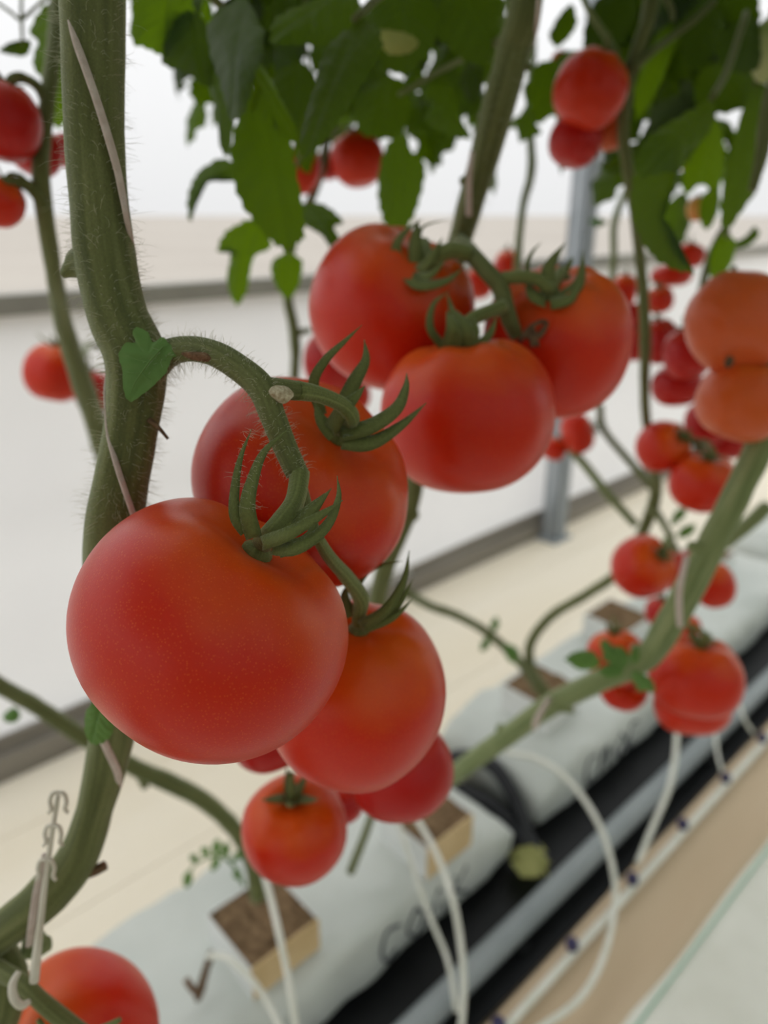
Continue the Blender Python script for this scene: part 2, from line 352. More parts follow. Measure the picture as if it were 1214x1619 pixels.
def cube(u, v, s, h, z, label, sides, group='substrate cubes on the grow bags', rot=0):
    t = thing('substrate_cube', RV(u, v, z), label, 'plant cube', group)
    def rv(a, b_, zz):
        c_, s_ = math.cos(rot), math.sin(rot); return RV(u + a * c_ - b_ * s_, v + a * s_ + b_ * c_, z + zz)
    n = 12; V = []; Fc = []
    for i in range(n + 1):
        for j in range(n + 1):
            a = (i / n - .5) * s * .96; b_ = (j / n - .5) * s * .96
            V.append(rv(a, b_, h * .96 + .006 * noise.noise(Vector((a * 90, b_ * 90, u * 9))) - .006 * math.exp(-(a * a + b_ * b_) / .0002)))
    for i in range(n):
        for j in range(n): k = i * (n + 1) + j; Fc.append((k, k + n + 1, k + n + 2, k + 1))
    k0 = len(V)
    for a, b_ in ((-1, -1), (1, -1), (1, 1), (-1, 1)): V += [rv(a * s * .48, b_ * s * .48, 0), rv(a * s * .48, b_ * s * .48, h * .955)]
    for e in range(4): a = k0 + 2 * e; b2 = k0 + 2 * ((e + 1) % 4); Fc.append((a, b2, b2 + 1, a + 1))
    part('substrate', mesh('substrate', V, Fc, MT['soil'], False), t)
    crn = [(-1, -1), (1, -1), (1, 1), (-1, 1)]
    for e in range(4):
        (a, b_), (c_, d_) = crn[e], crn[(e + 1) % 4]
        o_ = .5; i_ = .484
        vs = [rv(a * s * o_, b_ * s * o_, 0), rv(c_ * s * o_, d_ * s * o_, 0), rv(c_ * s * o_, d_ * s * o_, h), rv(a * s * o_, b_ * s * o_, h),
              rv(a * s * i_, b_ * s * i_, 0), rv(c_ * s * i_, d_ * s * i_, 0), rv(c_ * s * i_, d_ * s * i_, h), rv(a * s * i_, b_ * s * i_, h)]
        part('sleeve_side', mesh('sleeve_side', vs, [(0, 1, 2, 3), (5, 4, 7, 6), (3, 2, 6, 7), (1, 0, 4, 5), (0, 3, 7, 4), (2, 1, 5, 6)], MT[sides[e]], False), t)
    return t
cube(.327, .567, .096, .050, .122, 'brown substrate cube with kraft paper front under the hanging round tomato', ['kraft', 'sleeve', 'sleeve', 'sleeve'])
cube(.585, .545, .092, .056, .122, 'substrate cube on the far end of the nearest grow bag', ['kraft', 'sleeve', 'sleeve', 'sleeve'])
cube(.95, .615, .10, .056, .122, 'substrate cube on second grow bag at the foot of curved stems', ['sleeve', 'sleeve', 'sleeve', 'sleeve'])
cube(1.27, .655, .10, .056, .122, 'substrate cube behind red tomatoes on the second grow bag', ['sleeve', 'sleeve', 'sleeve', 'sleeve'])
cube(1.70, .67, .10, .056, .122, 'substrate cube farthest along the second grow bag', ['sleeve', 'sleeve', 'sleeve', 'sleeve'])

# ------------------------------------------------------------------ tomatoes
def fruit_geo(seed, asp=.86, lob=6, amp=.03, dim=.16, nu=40, nv=26, sq=.80):
    rn = random.Random(seed); ph = [rn.uniform(0, 6.28) for _ in range(4)]; V = []; Fc = []
    for i in range(nv + 1):
        t = math.pi * i / nv
        for k in range(nu):
            th = 2 * math.pi * k / nu
            r = math.sin(t) ** sq if 0 < i < nv else 0
            z = asp * math.copysign(abs(math.cos(t)) ** .95, math.cos(t))
            lobe = amp * math.cos(lob * th + ph[0]) * (.35 + .65 * max(0, math.cos(t))) + amp * .7 * math.cos(2 * th + ph[1]) + amp * .5 * math.cos(3 * th + ph[2])
            rr = r * (1 + lobe)
            if z > 0: z -= dim * math.exp(-(r / .34) ** 2) * 1.0; z += amp * .8 * math.cos(lob * th + ph[0]) * math.exp(-((r - .5) / .25) ** 2)
            else: z += .05 * math.exp(-(r / .3) ** 2)
            z += .012 * noise.noise(Vector((rr * math.cos(th) * 1.6 + seed, rr * math.sin(th) * 1.6, z * 1.6)))
            V.append((rr * math.cos(th), rr * math.sin(th), z))
    for i in range(nv):
        for k in range(nu):
            a = i * nu + k; b_ = i * nu + (k + 1) % nu
            if i == 0: Fc.append((a, a + nu, b_ + nu))
            elif i == nv - 1: Fc.append((a, a + nu, b_))
            else: Fc.append((a, a + nu, b_ + nu, b_))
    return V, Fc
FR = {}
def fruit_mesh(mat, var, hi=False, **kw):
    key = (mat, var, hi, tuple(sorted(kw.items())))
    if key not in FR:
        V, Fc = fruit_geo(var, nu=72 if hi else 36, nv=48 if hi else 24, **kw); FR[key] = mesh('fruit', V, Fc, MT[mat])
    return FR[key]
def sepal_geo(path, w, nrm, n=5, thick=.25, cup=.35):
    """tapered, cupped strip along a path (Vectors); w = base width"""
    q = crom([(p, 0) for p in path], n); m = len(q); V = []; Fc = []
    for i, (p, _) in enumerate(q):
        s = i / (m - 1)
        t = (q[min(i + 1, m - 1)][0] - q[max(i - 1, 0)][0]).normalized()
        side = t.cross(nrm); side = side.normalized() if side.length > 1e-6 else t.orthogonal().normalized()
        up = side.cross(t).normalized()
        ww = w * .68 * (.80 + .85 * s - 1.65 * s ** 1.5) if s < .98 else w * .02
        ww = max(ww, w * .03)
        th = ww * thick + .00012
        for a, b_ in ((-1, cup), (0, 0), (1, cup), (0.6, cup * .5 - thick * .9), (0, -thick * 1.6), (-.6, cup * .5 - thick * .9)):
            V.append(p + side * (a * ww) + up * (b_ * ww))
        if i:
            o = (i - 1) * 6
            for k in range(6): Fc.append((o + k, o + (k + 1) % 6, o + 6 + (k + 1) % 6, o + 6 + k))
    Fc.append((5, 4, 3, 2, 1, 0)); o = len(V) - 6; Fc.append(tuple(o + k for k in range(6)))
    return V, Fc
def tomato(x, y, w, d, label, axis=(0, .95, .2), mat='red', asp=.86, var=0, hi=False, group=None, sepals=None, ped=None, spin=0, calyx=True, amp=.03, dim=.16, seps=5, slen=.75, root=None, lob=6):
    """x, y = centre pixel, w = width in pixels, d = depth; axis = stem end in camera terms (right, up, towards)"""
    R = w / 2 * d / F; c = P(x, y, d); ax = camv(*axis)
    rot = Vector((0, 0, 1)).rotation_difference(ax).to_matrix().to_4x4() @ Matrix.Rotation(spin, 4, 'Z')
    t = thing('tomato', c - Vector((0, 0, R * asp)), label, 'tomato', group)
    Mx = Matrix.Translation(c) @ rot @ Matrix.Scale(R, 4)
    part('fruit', fruit_mesh(mat, var, hi, asp=asp, amp=amp, dim=dim, lob=lob), t, Mx)
    if calyx:
        rn = random.Random(x * 7 + y)
        top = c + ax * (R * (asp - dim)); rh = R * .09
        V, Fc, UV = tube_geo([(top - ax * rh * .4, rh * 1.25), (top + ax * rh * .4, rh * 1.3), (top + ax * rh * .9, rh * .85), (top + ax * rh * 1.2, rh * .5)], seg=12, n=2)
        cx = part('calyx', mesh('calyx', V, Fc, MT['calyx'], True, UV), t)
        if sepals:
            for s in sepals:
                w_, pts = s[0], s[1:]
                ps = [P(a, b_, dd) for a, b_, dd in pts]
                V, Fc = sepal_geo(ps, w_ / F * pts[0][2], CB * 1.0 + CU * .25, n=6)
                part('sepal', mesh('sepal', V, Fc, MT['calyx']), cx)
        else:
            e1 = ax.orthogonal().normalized(); e2 = ax.cross(e1)
            for k in range(seps):
                th = 2 * math.pi * (k + rn.uniform(-.2, .2)) / seps; rd = e1 * math.cos(th) + e2 * math.sin(th)
                l = R * slen * rn.uniform(.8, 1.15); cu = rn.uniform(.1, .8)
                ps = [top + rd * rh * .7, top + rd * l * .35 + ax * R * .13, top + rd * l * .72 + ax * R * (.16 + .15 * cu), top + rd * l + ax * R * (.15 + .5 * cu)]
                V, Fc = sepal_geo(ps, R * .24, ax, n=3); part('sepal', mesh('sepal', V, Fc, MT['calyx']), cx)
        if ped:
            pts = px(ped); pts.append((top + ax * rh, pts[-1][1] * 1.05))
            tube('pedicel', pts, MT['calyx'], t, seg=10, n=6, lump=.08, seed=x)
        elif root is None:
            tube('pedicel', [(top + ax * rh, R * .07), (top + ax * R * .3 + CU * R * .06, R * .06), (top + ax * R * .45 + CU * R * .22, R * .06)], MT['calyx'], t, seg=8, n=4)
        if root:
            e = P(*root); m_ = (top + ax * R * .45 + e) / 2 + CU * R * .12
            tube('pedicel', [(top + ax * rh, R * .075), (top + ax * R * .35, R * .065), (m_, R * .06), (e, R * .075)], MT['calyx'], t, seg=8, n=5)
    return t
GF = 'front truss of large ripe tomatoes'; GM = 'middle truss of large ripe tomatoes'
# --- front truss
tomato(337, 989, 438, .215, 'largest and nearest red tomato, matte skin, at lower left', (.52, .82, .22), asp=.80, var=11, hi=True, group=GF, amp=.018, dim=.17, lob=5, spin=.6,
  sepals=[(17, (388, 842, .197), (372, 815, .196), (372, 771, .197), (381, 722, .199), (398, 678, .202)),
          (24, (402, 850, .195), (392, 808, .192), (398, 767, .193), (418, 715, .196), (459, 676, .200)),
          (22, (415, 860, .193), (455, 845, .189), (507, 815, .191), (542, 791, .195)),
          (20, (430, 868, .193), (470, 867, .189), (515, 834, .192), (535, 789, .196), (533, 752, .200)),
          (20, (462, 842, .200), (488, 815, .200), (505, 795, .201), (524, 772, .203)),
          (22, (440, 872, .193), (481, 856, .194), (503, 822, .197)),
          (20, (445, 845, .200), (490, 806, .203), (513, 780, .206))],
  ped=[(474, 748, 34, .215), (466, 792, 32, .207), (448, 822, 36, .201), (432, 840, 34, .199)])
tomato(480, 761, 352, .275, 'red tomato behind the largest one, calyx turned to the camera', (.50, .56, .60), asp=.74, var=12, hi=True, group=GF, amp=.02, dim=.13, spin=1,
  sepals=[(16, (508, 655, .246), (496, 607, .240), (515, 570, .238), (544, 541, .238), (572, 514, .240)),
          (22, (542, 640, .246), (563, 600, .245), (578, 570, .246), (576, 537, .250)),
          (24, (524, 680, .240), (544, 648, .233), (562, 628, .231), (577, 610, .232)),
          (24, (537, 688, .240), (585, 676, .238), (626, 648, .240), (641, 615, .243), (643, 590, .248)),
          (24, (541, 700, .239), (585, 702, .238), (633, 674, .241), (674, 637, .246)),
          (16, (555, 702, .241), (604, 691, .243), (654, 657, .247)),
          (22, (528, 690, .241), (508, 665, .240), (497, 636, .242))],
  ped=[(470, 617, 32, .216), (505, 624, 27, .222), (540, 640, 26, .230), (556, 662, 26, .236)])
tomato(562, 1096, 288, .285, 'smooth red tomato tucked below right of the largest one', (.06, .87, .46), asp=.95, var=13, hi=True, group=GF, amp=.02, dim=.10,
  sepals=[(17, (570, 990, .262), (610, 965, .257), (638, 918, .258), (647, 870, .260)),
          (11, (580, 992, .262), (622, 965, .261), (640, 940, .262), (653, 915, .264)),
          (13, (575, 995, .261), (620, 977, .259), (652, 948, .261)),
          (9, (560, 935, .272), (580, 905, .270), (605, 893, .268), (637, 887, .266)),
          (16, (556, 975, .265), (545, 945, .266), (552, 920, .270))],
  ped=[(500, 848, 20, .222), (522, 882, 22, .232), (548, 912, 26, .245), (570, 945, 26, .258), (568, 968, 24, .265)])
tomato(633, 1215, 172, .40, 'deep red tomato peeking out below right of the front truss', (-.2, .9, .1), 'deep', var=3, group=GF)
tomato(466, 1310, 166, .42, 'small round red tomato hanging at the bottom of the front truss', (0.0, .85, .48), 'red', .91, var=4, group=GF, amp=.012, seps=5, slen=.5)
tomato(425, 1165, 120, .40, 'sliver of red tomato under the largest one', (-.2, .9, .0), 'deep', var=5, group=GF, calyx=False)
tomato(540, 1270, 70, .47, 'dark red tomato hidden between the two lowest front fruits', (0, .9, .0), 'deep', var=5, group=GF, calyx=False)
# --- middle truss
tomato(619, 489, 258, .41, 'broad dark red tomato at upper left of the middle truss', (.40, .70, .50), asp=.93, var=14, hi=True, group=GM, amp=.022,
  sepals=[(15, (640, 425, .372), (626, 395, .368), (640, 368, .368), (668, 346, .372)),
          (24, (660, 428, .370), (657, 385, .368), (661, 347, .372)),
          (20, (640, 428, .370), (661, 452, .362), (703, 446, .362), (734, 422, .366)),
          (18, (660, 433, .368), (680, 412, .364), (700, 375, .364)),
          (16, (650, 440, .368), (680, 436, .362), (705, 410, .362)),
          (5, (662, 375, .372), (672, 357, .372), (713, 346, .374)),
          (18, (645, 430, .370), (632, 412, .368), (630, 385, .370))],
  ped=[(742, 402, 26, .370), (715, 396, 26, .368), (690, 405, 26, .368), (676, 418, 24, .370)])
tomato(739, 657, 268, .36, 'bright red tomato at the front of the middle truss, orange shoulder', (-.10, .93, .25), asp=.90, var=15, hi=True, group=GM, amp=.025, dim=.13,
  sepals=[(13, (702, 552, .345), (680, 520, .342), (685, 482, .344), (710, 460, .348)),
          (28, (712, 556, .340), (716, 520, .333), (706, 492, .336)),
          (28, (730, 556, .340), (734, 520, .334), (712, 484, .340)),
          (14, (748, 552, .342), (774, 529, .342), (786, 497, .346)),
          (10, (716, 510, .345), (713, 486, .346), (706, 462, .350)),
          (20, (738, 552, .338), (750, 525, .336), (748, 500, .340))],
  ped=[(795, 484, 22, .362), (768, 495, 22, .352), (742, 508, 22, .346), (728, 530, 22, .347)])
tomato(879, 540, 232, .405, 'red tomato at the right end of the middle truss', (-.04, .80, .50), asp=1.0, var=16, hi=True, group=GM, amp=.03, dim=.16,
  sepals=[(8, (838, 452, .372), (833, 420, .372), (842, 398, .374), (857, 382, .378)),
          (24, (872, 474, .368), (866, 428, .364), (893, 384, .370)),
          (20, (885, 476, .366), (915, 448, .366), (922, 395, .372)),
          (24, (862, 478, .366), (842, 468, .364), (832, 440, .368)),
          (20, (870, 482, .364), (900, 474, .362), (918, 445, .366)),
          (10, (880, 450, .378), (900, 418, .384), (905, 405, .388))],
  ped=[(795, 440, 22, .366), (825, 438, 20, .362), (850, 442, 20, .362), (868, 455, 20, .366)])
# --- bottom left
tomato(112, 1652, 258, .36, 'red tomato at the bottom left corner behind the white plastic hook', (-.5, .55, .5), var=6, asp=.98, hi=True, calyx=False)
# --- left background
GL = 'left upper background truss'
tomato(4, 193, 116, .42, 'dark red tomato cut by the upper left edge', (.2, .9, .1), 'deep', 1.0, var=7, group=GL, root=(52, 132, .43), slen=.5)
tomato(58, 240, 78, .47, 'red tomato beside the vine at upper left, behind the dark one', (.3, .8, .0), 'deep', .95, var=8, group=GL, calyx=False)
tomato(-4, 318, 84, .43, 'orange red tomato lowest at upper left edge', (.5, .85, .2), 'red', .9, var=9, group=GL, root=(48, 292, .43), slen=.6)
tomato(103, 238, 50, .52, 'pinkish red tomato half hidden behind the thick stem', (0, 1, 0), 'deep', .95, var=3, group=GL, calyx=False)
GL2 = 'left middle background pair'
tomato(86, 590, 92, .85, 'blurred round red tomato left of the thick stem at mid height', (.2, .9, .1), 'red', .98, var=4, group=GL2, root=(128, 545, .86))
tomato(148, 620, 60, .90, 'small red tomato wedged between thin vine and thick stem', (-.1, .9, .1), 'deep', 1.1, var=5, group=GL2, root=(140, 560, .88), slen=.5)
# --- top middle background
GT = 'background tomatoes under the leaves at top centre'
tomato(566, 252, 84, .75, 'round orange red tomato under the leaves at top centre', (-.2, .9, .1), 'red', .97, var=6, group=GT, root=(522, 215, .76), slen=.5)
tomato(476, 268, 62, .78, 'red tomato behind the big hanging leaf at top centre', (.2, .9, .1), 'red', 1.2, var=7, group=GT, root=(512, 225, .78), slen=.5)
tomato(518, 262, 42, .82, 'small dim red tomato between the two at top centre', (0, .9, .1), 'deep', 1.0, var=8, group=GT, root=(516, 222, .80), slen=.5)
# --- behind the middle truss
GB = 'blurred tomatoes behind the middle truss'
tomato(522, 572, 88, .72, 'blurred red tomato peeking out left below the broad dark tomato', (0, 1, 0), 'deep', 1.05, var=9, group=GB, slen=.4)
tomato(556, 625, 62, .75, 'small red tomato just above the second front fruit calyx', (0, 1, 0), 'red', .9, var=3, group=GB, calyx=False)
tomato(757, 448, 44, .95, 'blurred red tomato in the gap between middle truss stalks', (0, 1, 0), 'red', 1.1, var=4, group=GB, slen=.5)
tomato(803, 424, 46, .95, 'blurred pale red tomato left of the right middle truss calyx', (0, 1, 0), 'red', 1.2, var=5, group=GB, slen=.5)
tomato(912, 685, 68, 1.0, 'small red tomato below the right middle fruit, lying sideways', (.9, .3, .1), 'red', .72, var=6, group=GB, root=(948, 668, 1.0), slen=.5)
tomato(875, 710, 40, 1.02, 'tiny orange red tomato left of the sideways one', (.4, .8, .1), 'red', .9, var=7, group=GB, root=(905, 722, 1.01), slen=.5)
# --- top right truss
GR = 'upper right background truss'
tomato(932, 142, 112, .55, 'red tomato highest at upper right, beside the dark vine', (.35, .85, .2), 'red', 1.0, var=8, group=GR, root=(988, 130, .55), slen=.45)
tomato(909, 222, 84, .58, 'dark red tomato below the highest upper right one', (.3, .9, .1), 'deep', .95, var=9, group=GR, calyx=False)
tomato(964, 205, 60, .60, 'orange tomato behind the vine at upper right', (0, 1, 0), 'orange', 1.0, var=3, group=GR, calyx=False)
tomato(886, 96, 30, .70, 'tiny orange tomato bit above the upper right truss', (.3, .8, .1), 'orange', .9, var=4, group=GR, slen=.4)
tomato(1216, 80, 56, .55, 'pale green unripe tomato cut by the right edge near top', (0, 1, .1), 'green', 1.7, var=5, group=GR, slen=.4)
tomato(1103, 330, 34, .8, 'small yellow tomato among leaves at right', (0, 1, .1), 'yellow', 1.1, var=6, group=GR, slen=.4)
tomato(1086, 257, 22, .8, 'tiny pink tomato between leaves at upper right', (0, 1, .1), 'red', 1.1, var=7, group=GR, slen=.4)
# --- right cluster
GO = 'orange pair at the right edge'
_ot = tomato(1166, 510, 158, .48, 'orange tomato with brown blossom scar at right edge, upper of two', (.15, .85, -.45), 'orange', .95, var=8, group=GO, slen=.5, hi=True)
tomato(1172, 634, 136, .49, 'orange tomato lower of two at the right edge', (.35, .8, .1), 'orange', .92, var=9, group=GO, root=(1200, 600, .5), hi=True)
GC = 'blurred red cluster at right'
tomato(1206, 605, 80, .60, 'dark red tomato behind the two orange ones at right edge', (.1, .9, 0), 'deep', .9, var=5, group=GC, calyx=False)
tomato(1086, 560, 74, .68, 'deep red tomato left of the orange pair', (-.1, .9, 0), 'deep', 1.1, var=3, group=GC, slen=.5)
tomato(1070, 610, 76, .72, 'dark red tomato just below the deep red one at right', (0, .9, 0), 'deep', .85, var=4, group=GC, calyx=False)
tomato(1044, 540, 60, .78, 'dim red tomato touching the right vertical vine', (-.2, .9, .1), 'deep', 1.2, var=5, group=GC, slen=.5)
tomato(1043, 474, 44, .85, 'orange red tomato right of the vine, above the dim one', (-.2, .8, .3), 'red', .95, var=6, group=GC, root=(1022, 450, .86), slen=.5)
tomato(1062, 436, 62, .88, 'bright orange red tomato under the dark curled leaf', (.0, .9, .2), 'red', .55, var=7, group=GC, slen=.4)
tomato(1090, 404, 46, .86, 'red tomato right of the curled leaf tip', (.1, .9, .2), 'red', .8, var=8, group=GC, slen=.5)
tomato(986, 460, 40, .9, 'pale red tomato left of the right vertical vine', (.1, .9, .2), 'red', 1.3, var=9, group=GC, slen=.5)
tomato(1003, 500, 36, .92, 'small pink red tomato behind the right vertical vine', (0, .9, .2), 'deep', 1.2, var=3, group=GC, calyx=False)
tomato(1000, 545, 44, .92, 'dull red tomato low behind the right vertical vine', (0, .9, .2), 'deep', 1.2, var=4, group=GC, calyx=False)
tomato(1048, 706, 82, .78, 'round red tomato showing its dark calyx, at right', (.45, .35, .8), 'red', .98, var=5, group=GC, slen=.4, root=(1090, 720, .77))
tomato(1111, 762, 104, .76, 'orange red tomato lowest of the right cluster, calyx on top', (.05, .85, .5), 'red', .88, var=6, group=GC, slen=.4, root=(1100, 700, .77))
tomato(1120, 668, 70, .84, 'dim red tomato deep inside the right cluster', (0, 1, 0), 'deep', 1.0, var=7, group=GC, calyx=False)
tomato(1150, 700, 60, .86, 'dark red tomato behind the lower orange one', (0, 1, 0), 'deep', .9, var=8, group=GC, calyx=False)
# --- lower right truss
GD = 'lower right background truss'
tomato(1016, 896, 98, .80, 'red tomato with dark calyx facing the camera, left of the pale thick vine', (.35, .45, .75), 'red', .95, var=9, group=GD, slen=.35, root=(1070, 872, .80))
tomato(1128, 925, 66, .82, 'red tomato right of the pale thick vine', (-.3, .8, .2), 'red', 1.1, var=3, group=GD, slen=.4)
tomato(1080, 905, 56, .90, 'dark red tomato behind the pale thick vine', (0, .9, .2), 'deep', 1.2, var=4, group=GD, calyx=False)
tomato(1046, 968, 52, .90, 'small red tomato under the one facing the camera', (0, .9, .2), 'deep', .9, var=5, group=GD, slen=.4)
tomato(1086, 992, 44, .88, 'tiny red tomato just above the lobed lower right one', (0, .9, .2), 'red', .9, var=6, group=GD, calyx=False)
tomato(974, 1040, 88, .72, 'pale red tomato behind the small green leaves', (-.1, .9, .1), 'red', 1.0, var=7, group=GD, slen=.4)
tomato(984, 1088, 78, .74, 'red tomato below the small green leaves, flattened', (.2, .6, .6), 'red', .65, var=8, group=GD, slen=.3)
tomato(1101, 1070, 146, .66, 'large lobed red tomato at lower right, nearest of its truss', (.05, .95, .2), 'red', .82, var=19, group=GD, amp=.05, lob=4, slen=.4, root=(1050, 1000, .68), hi=True)
tomato(1094, 1116, 118, .70, 'red tomato showing under the large lobed one', (0, .9, -.2), 'red', .78, var=3, group=GD, calyx=False)

# ------------------------------------------------------------------ vines
def vine(loc, label, group='tomato vines'): return thing('tomato_vine', loc, label, 'plant', group)
def hairs(parent, pts, n, ln, seed=1, r=.00006, name='stem_hairs', both=True):
    """fine curved hairs standing off a stem path"""
    rn = random.Random(seed); path = crom(pts, 10); fr = frames(path); V = []; Fc = []
    for _ in range(n):
        i = rn.randrange(len(path)); p, rad = path[i]; t, a, b_ = fr[i]
        j = min(i + 1, len(path) - 1); p = p.lerp(path[j][0], rn.random())
        th = rn.uniform(0, 6.283); o = (a * math.cos(th) + b_ * math.sin(th))
        l = ln * rn.uniform(.35, 1.2) * (.6 + .8 * abs(noise.noise(p * 60))); bd = Vector((rn.uniform(-1, 1), rn.uniform(-1, 1), rn.uniform(-1.2, .6))) * .75
        q0 = p + o * rad * .96; pts_ = [q0, q0 + o * l * .45 + bd * l * .08, q0 + o * l * .8 + bd * l * .3, q0 + o * l * .95 + bd * l * .75]
        k0 = len(V); s1 = o.orthogonal().normalized(); s2 = o.cross(s1)
        for m, pp in enumerate(pts_):
            rr = r * (1 - m * .22)
            for e in range(3): V.append(pp + s1 * (rr * math.cos(e * 2.094)) + s2 * (rr * math.sin(e * 2.094)))
        for m in range(3):
            for e in range(3): Fc.append((k0 + m * 3 + e, k0 + m * 3 + (e + 1) % 3, k0 + m * 3 + 3 + (e + 1) % 3, k0 + m * 3 + 3 + e))
    o = part(name, mesh(name, V, Fc, MT['hair'], False), parent); o['kind'] = 'stuff'; return o
v1path = px([(146, -420, 98, .25), (146, -60, 102, .237), (146, 60, 98, .235), (148, 200, 91, .235), (157, 330, 90, .235), (168, 420, 94, .235), (186, 500, 92, .235), (212, 560, 96, .236), (214, 620, 90, .237), (205, 690, 82, .238), (191, 760, 84, .24),
  (181, 830, 88, .245), (176, 900, 86, .258), (182, 1000, 80, .275), (186, 1100, 78, .29), (170, 1200, 66, .30), (150, 1280, 56, .305), (126, 1350, 62, .31), (80, 1410, 70, .31), (20, 1460, 62, .31), (-60, 1515, 60, .315)])
v1 = vine(v1path[5][0], 'thick hairy foreground tomato vine at left wrapped in twine')
tube('stem', v1path, MT['stem'], v1, seg=40, n=10, ridge=.018, rk=5, lump=.04)
hairs(v1, v1path[1:12], 1700, .0055, 5)
p1 = px([(205, 620, 58, .236), (232, 590, 54, .233), (262, 562, 44, .229), (296, 552, 40, .224), (335, 557, 40, .220), (375, 580, 43, .217), (412, 612, 46, .215), (432, 660, 42, .214), (450, 705, 38, .215), (470, 748, 36, .215)])
ps = tube('truss_stalk', p1, MT['stem'], v1, seg=28, n=8, lump=.07, seed=3); hairs(ps, p1, 900, .004, 8)
tube('truss_stalk', px([(415, 612, 34, .216), (445, 615, 33, .2155), (475, 618, 31, .217)]), MT['stem'], v1, seg=20, n=6, lump=.05)
tube('truss_stalk', px([(468, 740, 22, .218), (484, 800, 20, .221), (500, 850, 20, .222)]), MT['stem'], v1, seg=14, n=6)
hairs(v1, px([(372, 771, 8, .197), (381, 722, 6, .199), (398, 678, 3, .202)]), 60, .003, 9)
hairs(v1, px([(395, 808, 10, .192), (398, 767, 10, .193), (418, 715, 8, .196)]), 60, .003, 10)
def blob(name, x, y, d, wx, wy, th, mat, parent, rot=0, seed=0):
    V = []; Fc = []; n = 18; rings = 5
    for i in range(rings + 1):
        s = i / rings
        for k in range(n):
            a = 2 * math.pi * k / n; q = 1 + .22 * noise.noise(Vector((math.cos(a) * 1.3 + seed, math.sin(a) * 1.3, 0)))
            X, Y = math.cos(a) * wx / 2 * s * q, math.sin(a) * wy / 2 * s * q
            X, Y = X * math.cos(rot) - Y * math.sin(rot), X * math.sin(rot) + Y * math.cos(rot)
            V.append(P(x + X, y + Y, d) + CB * (th * math.sqrt(max(0, 1 - s * s)) - th * .8 * s * s + .15 * th * noise.noise(Vector((X * .3, Y * .3, seed)))))
    for i in range(rings):
        for k in range(n): Fc.append((i * n + k, (i + 1) * n + k, (i + 1) * n + (k + 1) % n, i * n + (k + 1) % n))
    return part(name, mesh(name, V, Fc, MT[mat]), parent)
o = blob('blossom_scar', 1154, 571, .458, 16, 20, .0015, 'dry', _ot, .3, 3); o['label'] = 'brown blossom scar'
o = blob('cut_scar', 442, 622, .2107, 40, 29, .0012, 'scar', v1, .2, 2); o['label'] = 'pale healed scar'
o = blob('bark_scab', 318, 563, .2165, 62, 16, .0011, 'scab', v1, .12, 5); o['label'] = 'brown scab on the stalk'
tube('stub', px([(236, 664, 10, .232), (250, 675, 7, .231), (266, 694, 5, .232)]), MT['dry'], v1, seg=8, n=4, lump=.3)
tube('stub', px([(160, 420, 76, .237), (128, 420, 56, .237), (112, 427, 30, .237), (99, 436, 10, .237)]), MT['stem'], v1, seg=12, n=5, lump=.2)
tube('stub', px([(132, 1382, 18, .312), (150, 1376, 17, .311), (166, 1368, 16, .311)]), MT['dry'], v1, seg=10, n=4, lump=.2)
# twine wound around it
tw = thing('twine', P(146, 0, .226), 'pinkish white support twine wound around the thick stem', 'string')
V1X = [(-420, 146, 98, .25), (-60, 146, 102, .237), (60, 146, 98, .235), (200, 148, 91, .235), (330, 157, 90, .235), (420, 168, 94, .235), (560, 212, 96, .236), (620, 214, 90, .237), (690, 205, 82, .238), (760, 191, 84, .24), (830, 181, 88, .245), (900, 176, 86, .258)]
def onstem(x, y, w):
    for (y0, x0, w0, d0), (y1, x1, w1, d1) in zip(V1X, V1X[1:]):
        if y0 <= y <= y1:
            t = (y - y0) / (y1 - y0); cx_ = x0 + (x1 - x0) * t; d = d0 + (d1 - d0) * t; r = (w0 + (w1 - w0) * t) / 2 / F * d; o = (x - cx_) / F * d
            return (x, y, w, d - math.sqrt(max(r * r - o * o, 0)) - .0012)
tube('strand', px([onstem(100, -50, 14), onstem(106, 0, 14), onstem(113, 35, 14), onstem(122, 70, 15), onstem(136, 110, 15), onstem(150, 150, 15), onstem(163, 190, 15), onstem(175, 230, 15), onstem(186, 270, 14), onstem(194, 310, 13), onstem(200, 345, 10), (214, 430, 8, .244), (200, 520, 8, .252), (176, 575, 9, .246), (168, 612, 10, .2365), onstem(169, 650, 11), onstem(173, 690, 13), onstem(183, 730, 13), onstem(195, 768, 13), onstem(208, 806, 13), (222, 850, 12, .245)]), MT['twine'], tw, seg=10, n=6, flat=.6)
tube('strand', px([(140, 1130, 12, .288), (158, 1160, 12, .285), (172, 1190, 13, .289), (186, 1222, 12, .294), (188, 1245, 10, .302)]), MT['twine'], tw, seg=10, n=6, flat=.6)
tube('strand', px([(72, 1350, 12, .298), (60, 1400, 13, .299), (52, 1450, 13, .299), (46, 1495, 12, .305)]), MT['twine'], tw, seg=10, n=6, flat=.6)
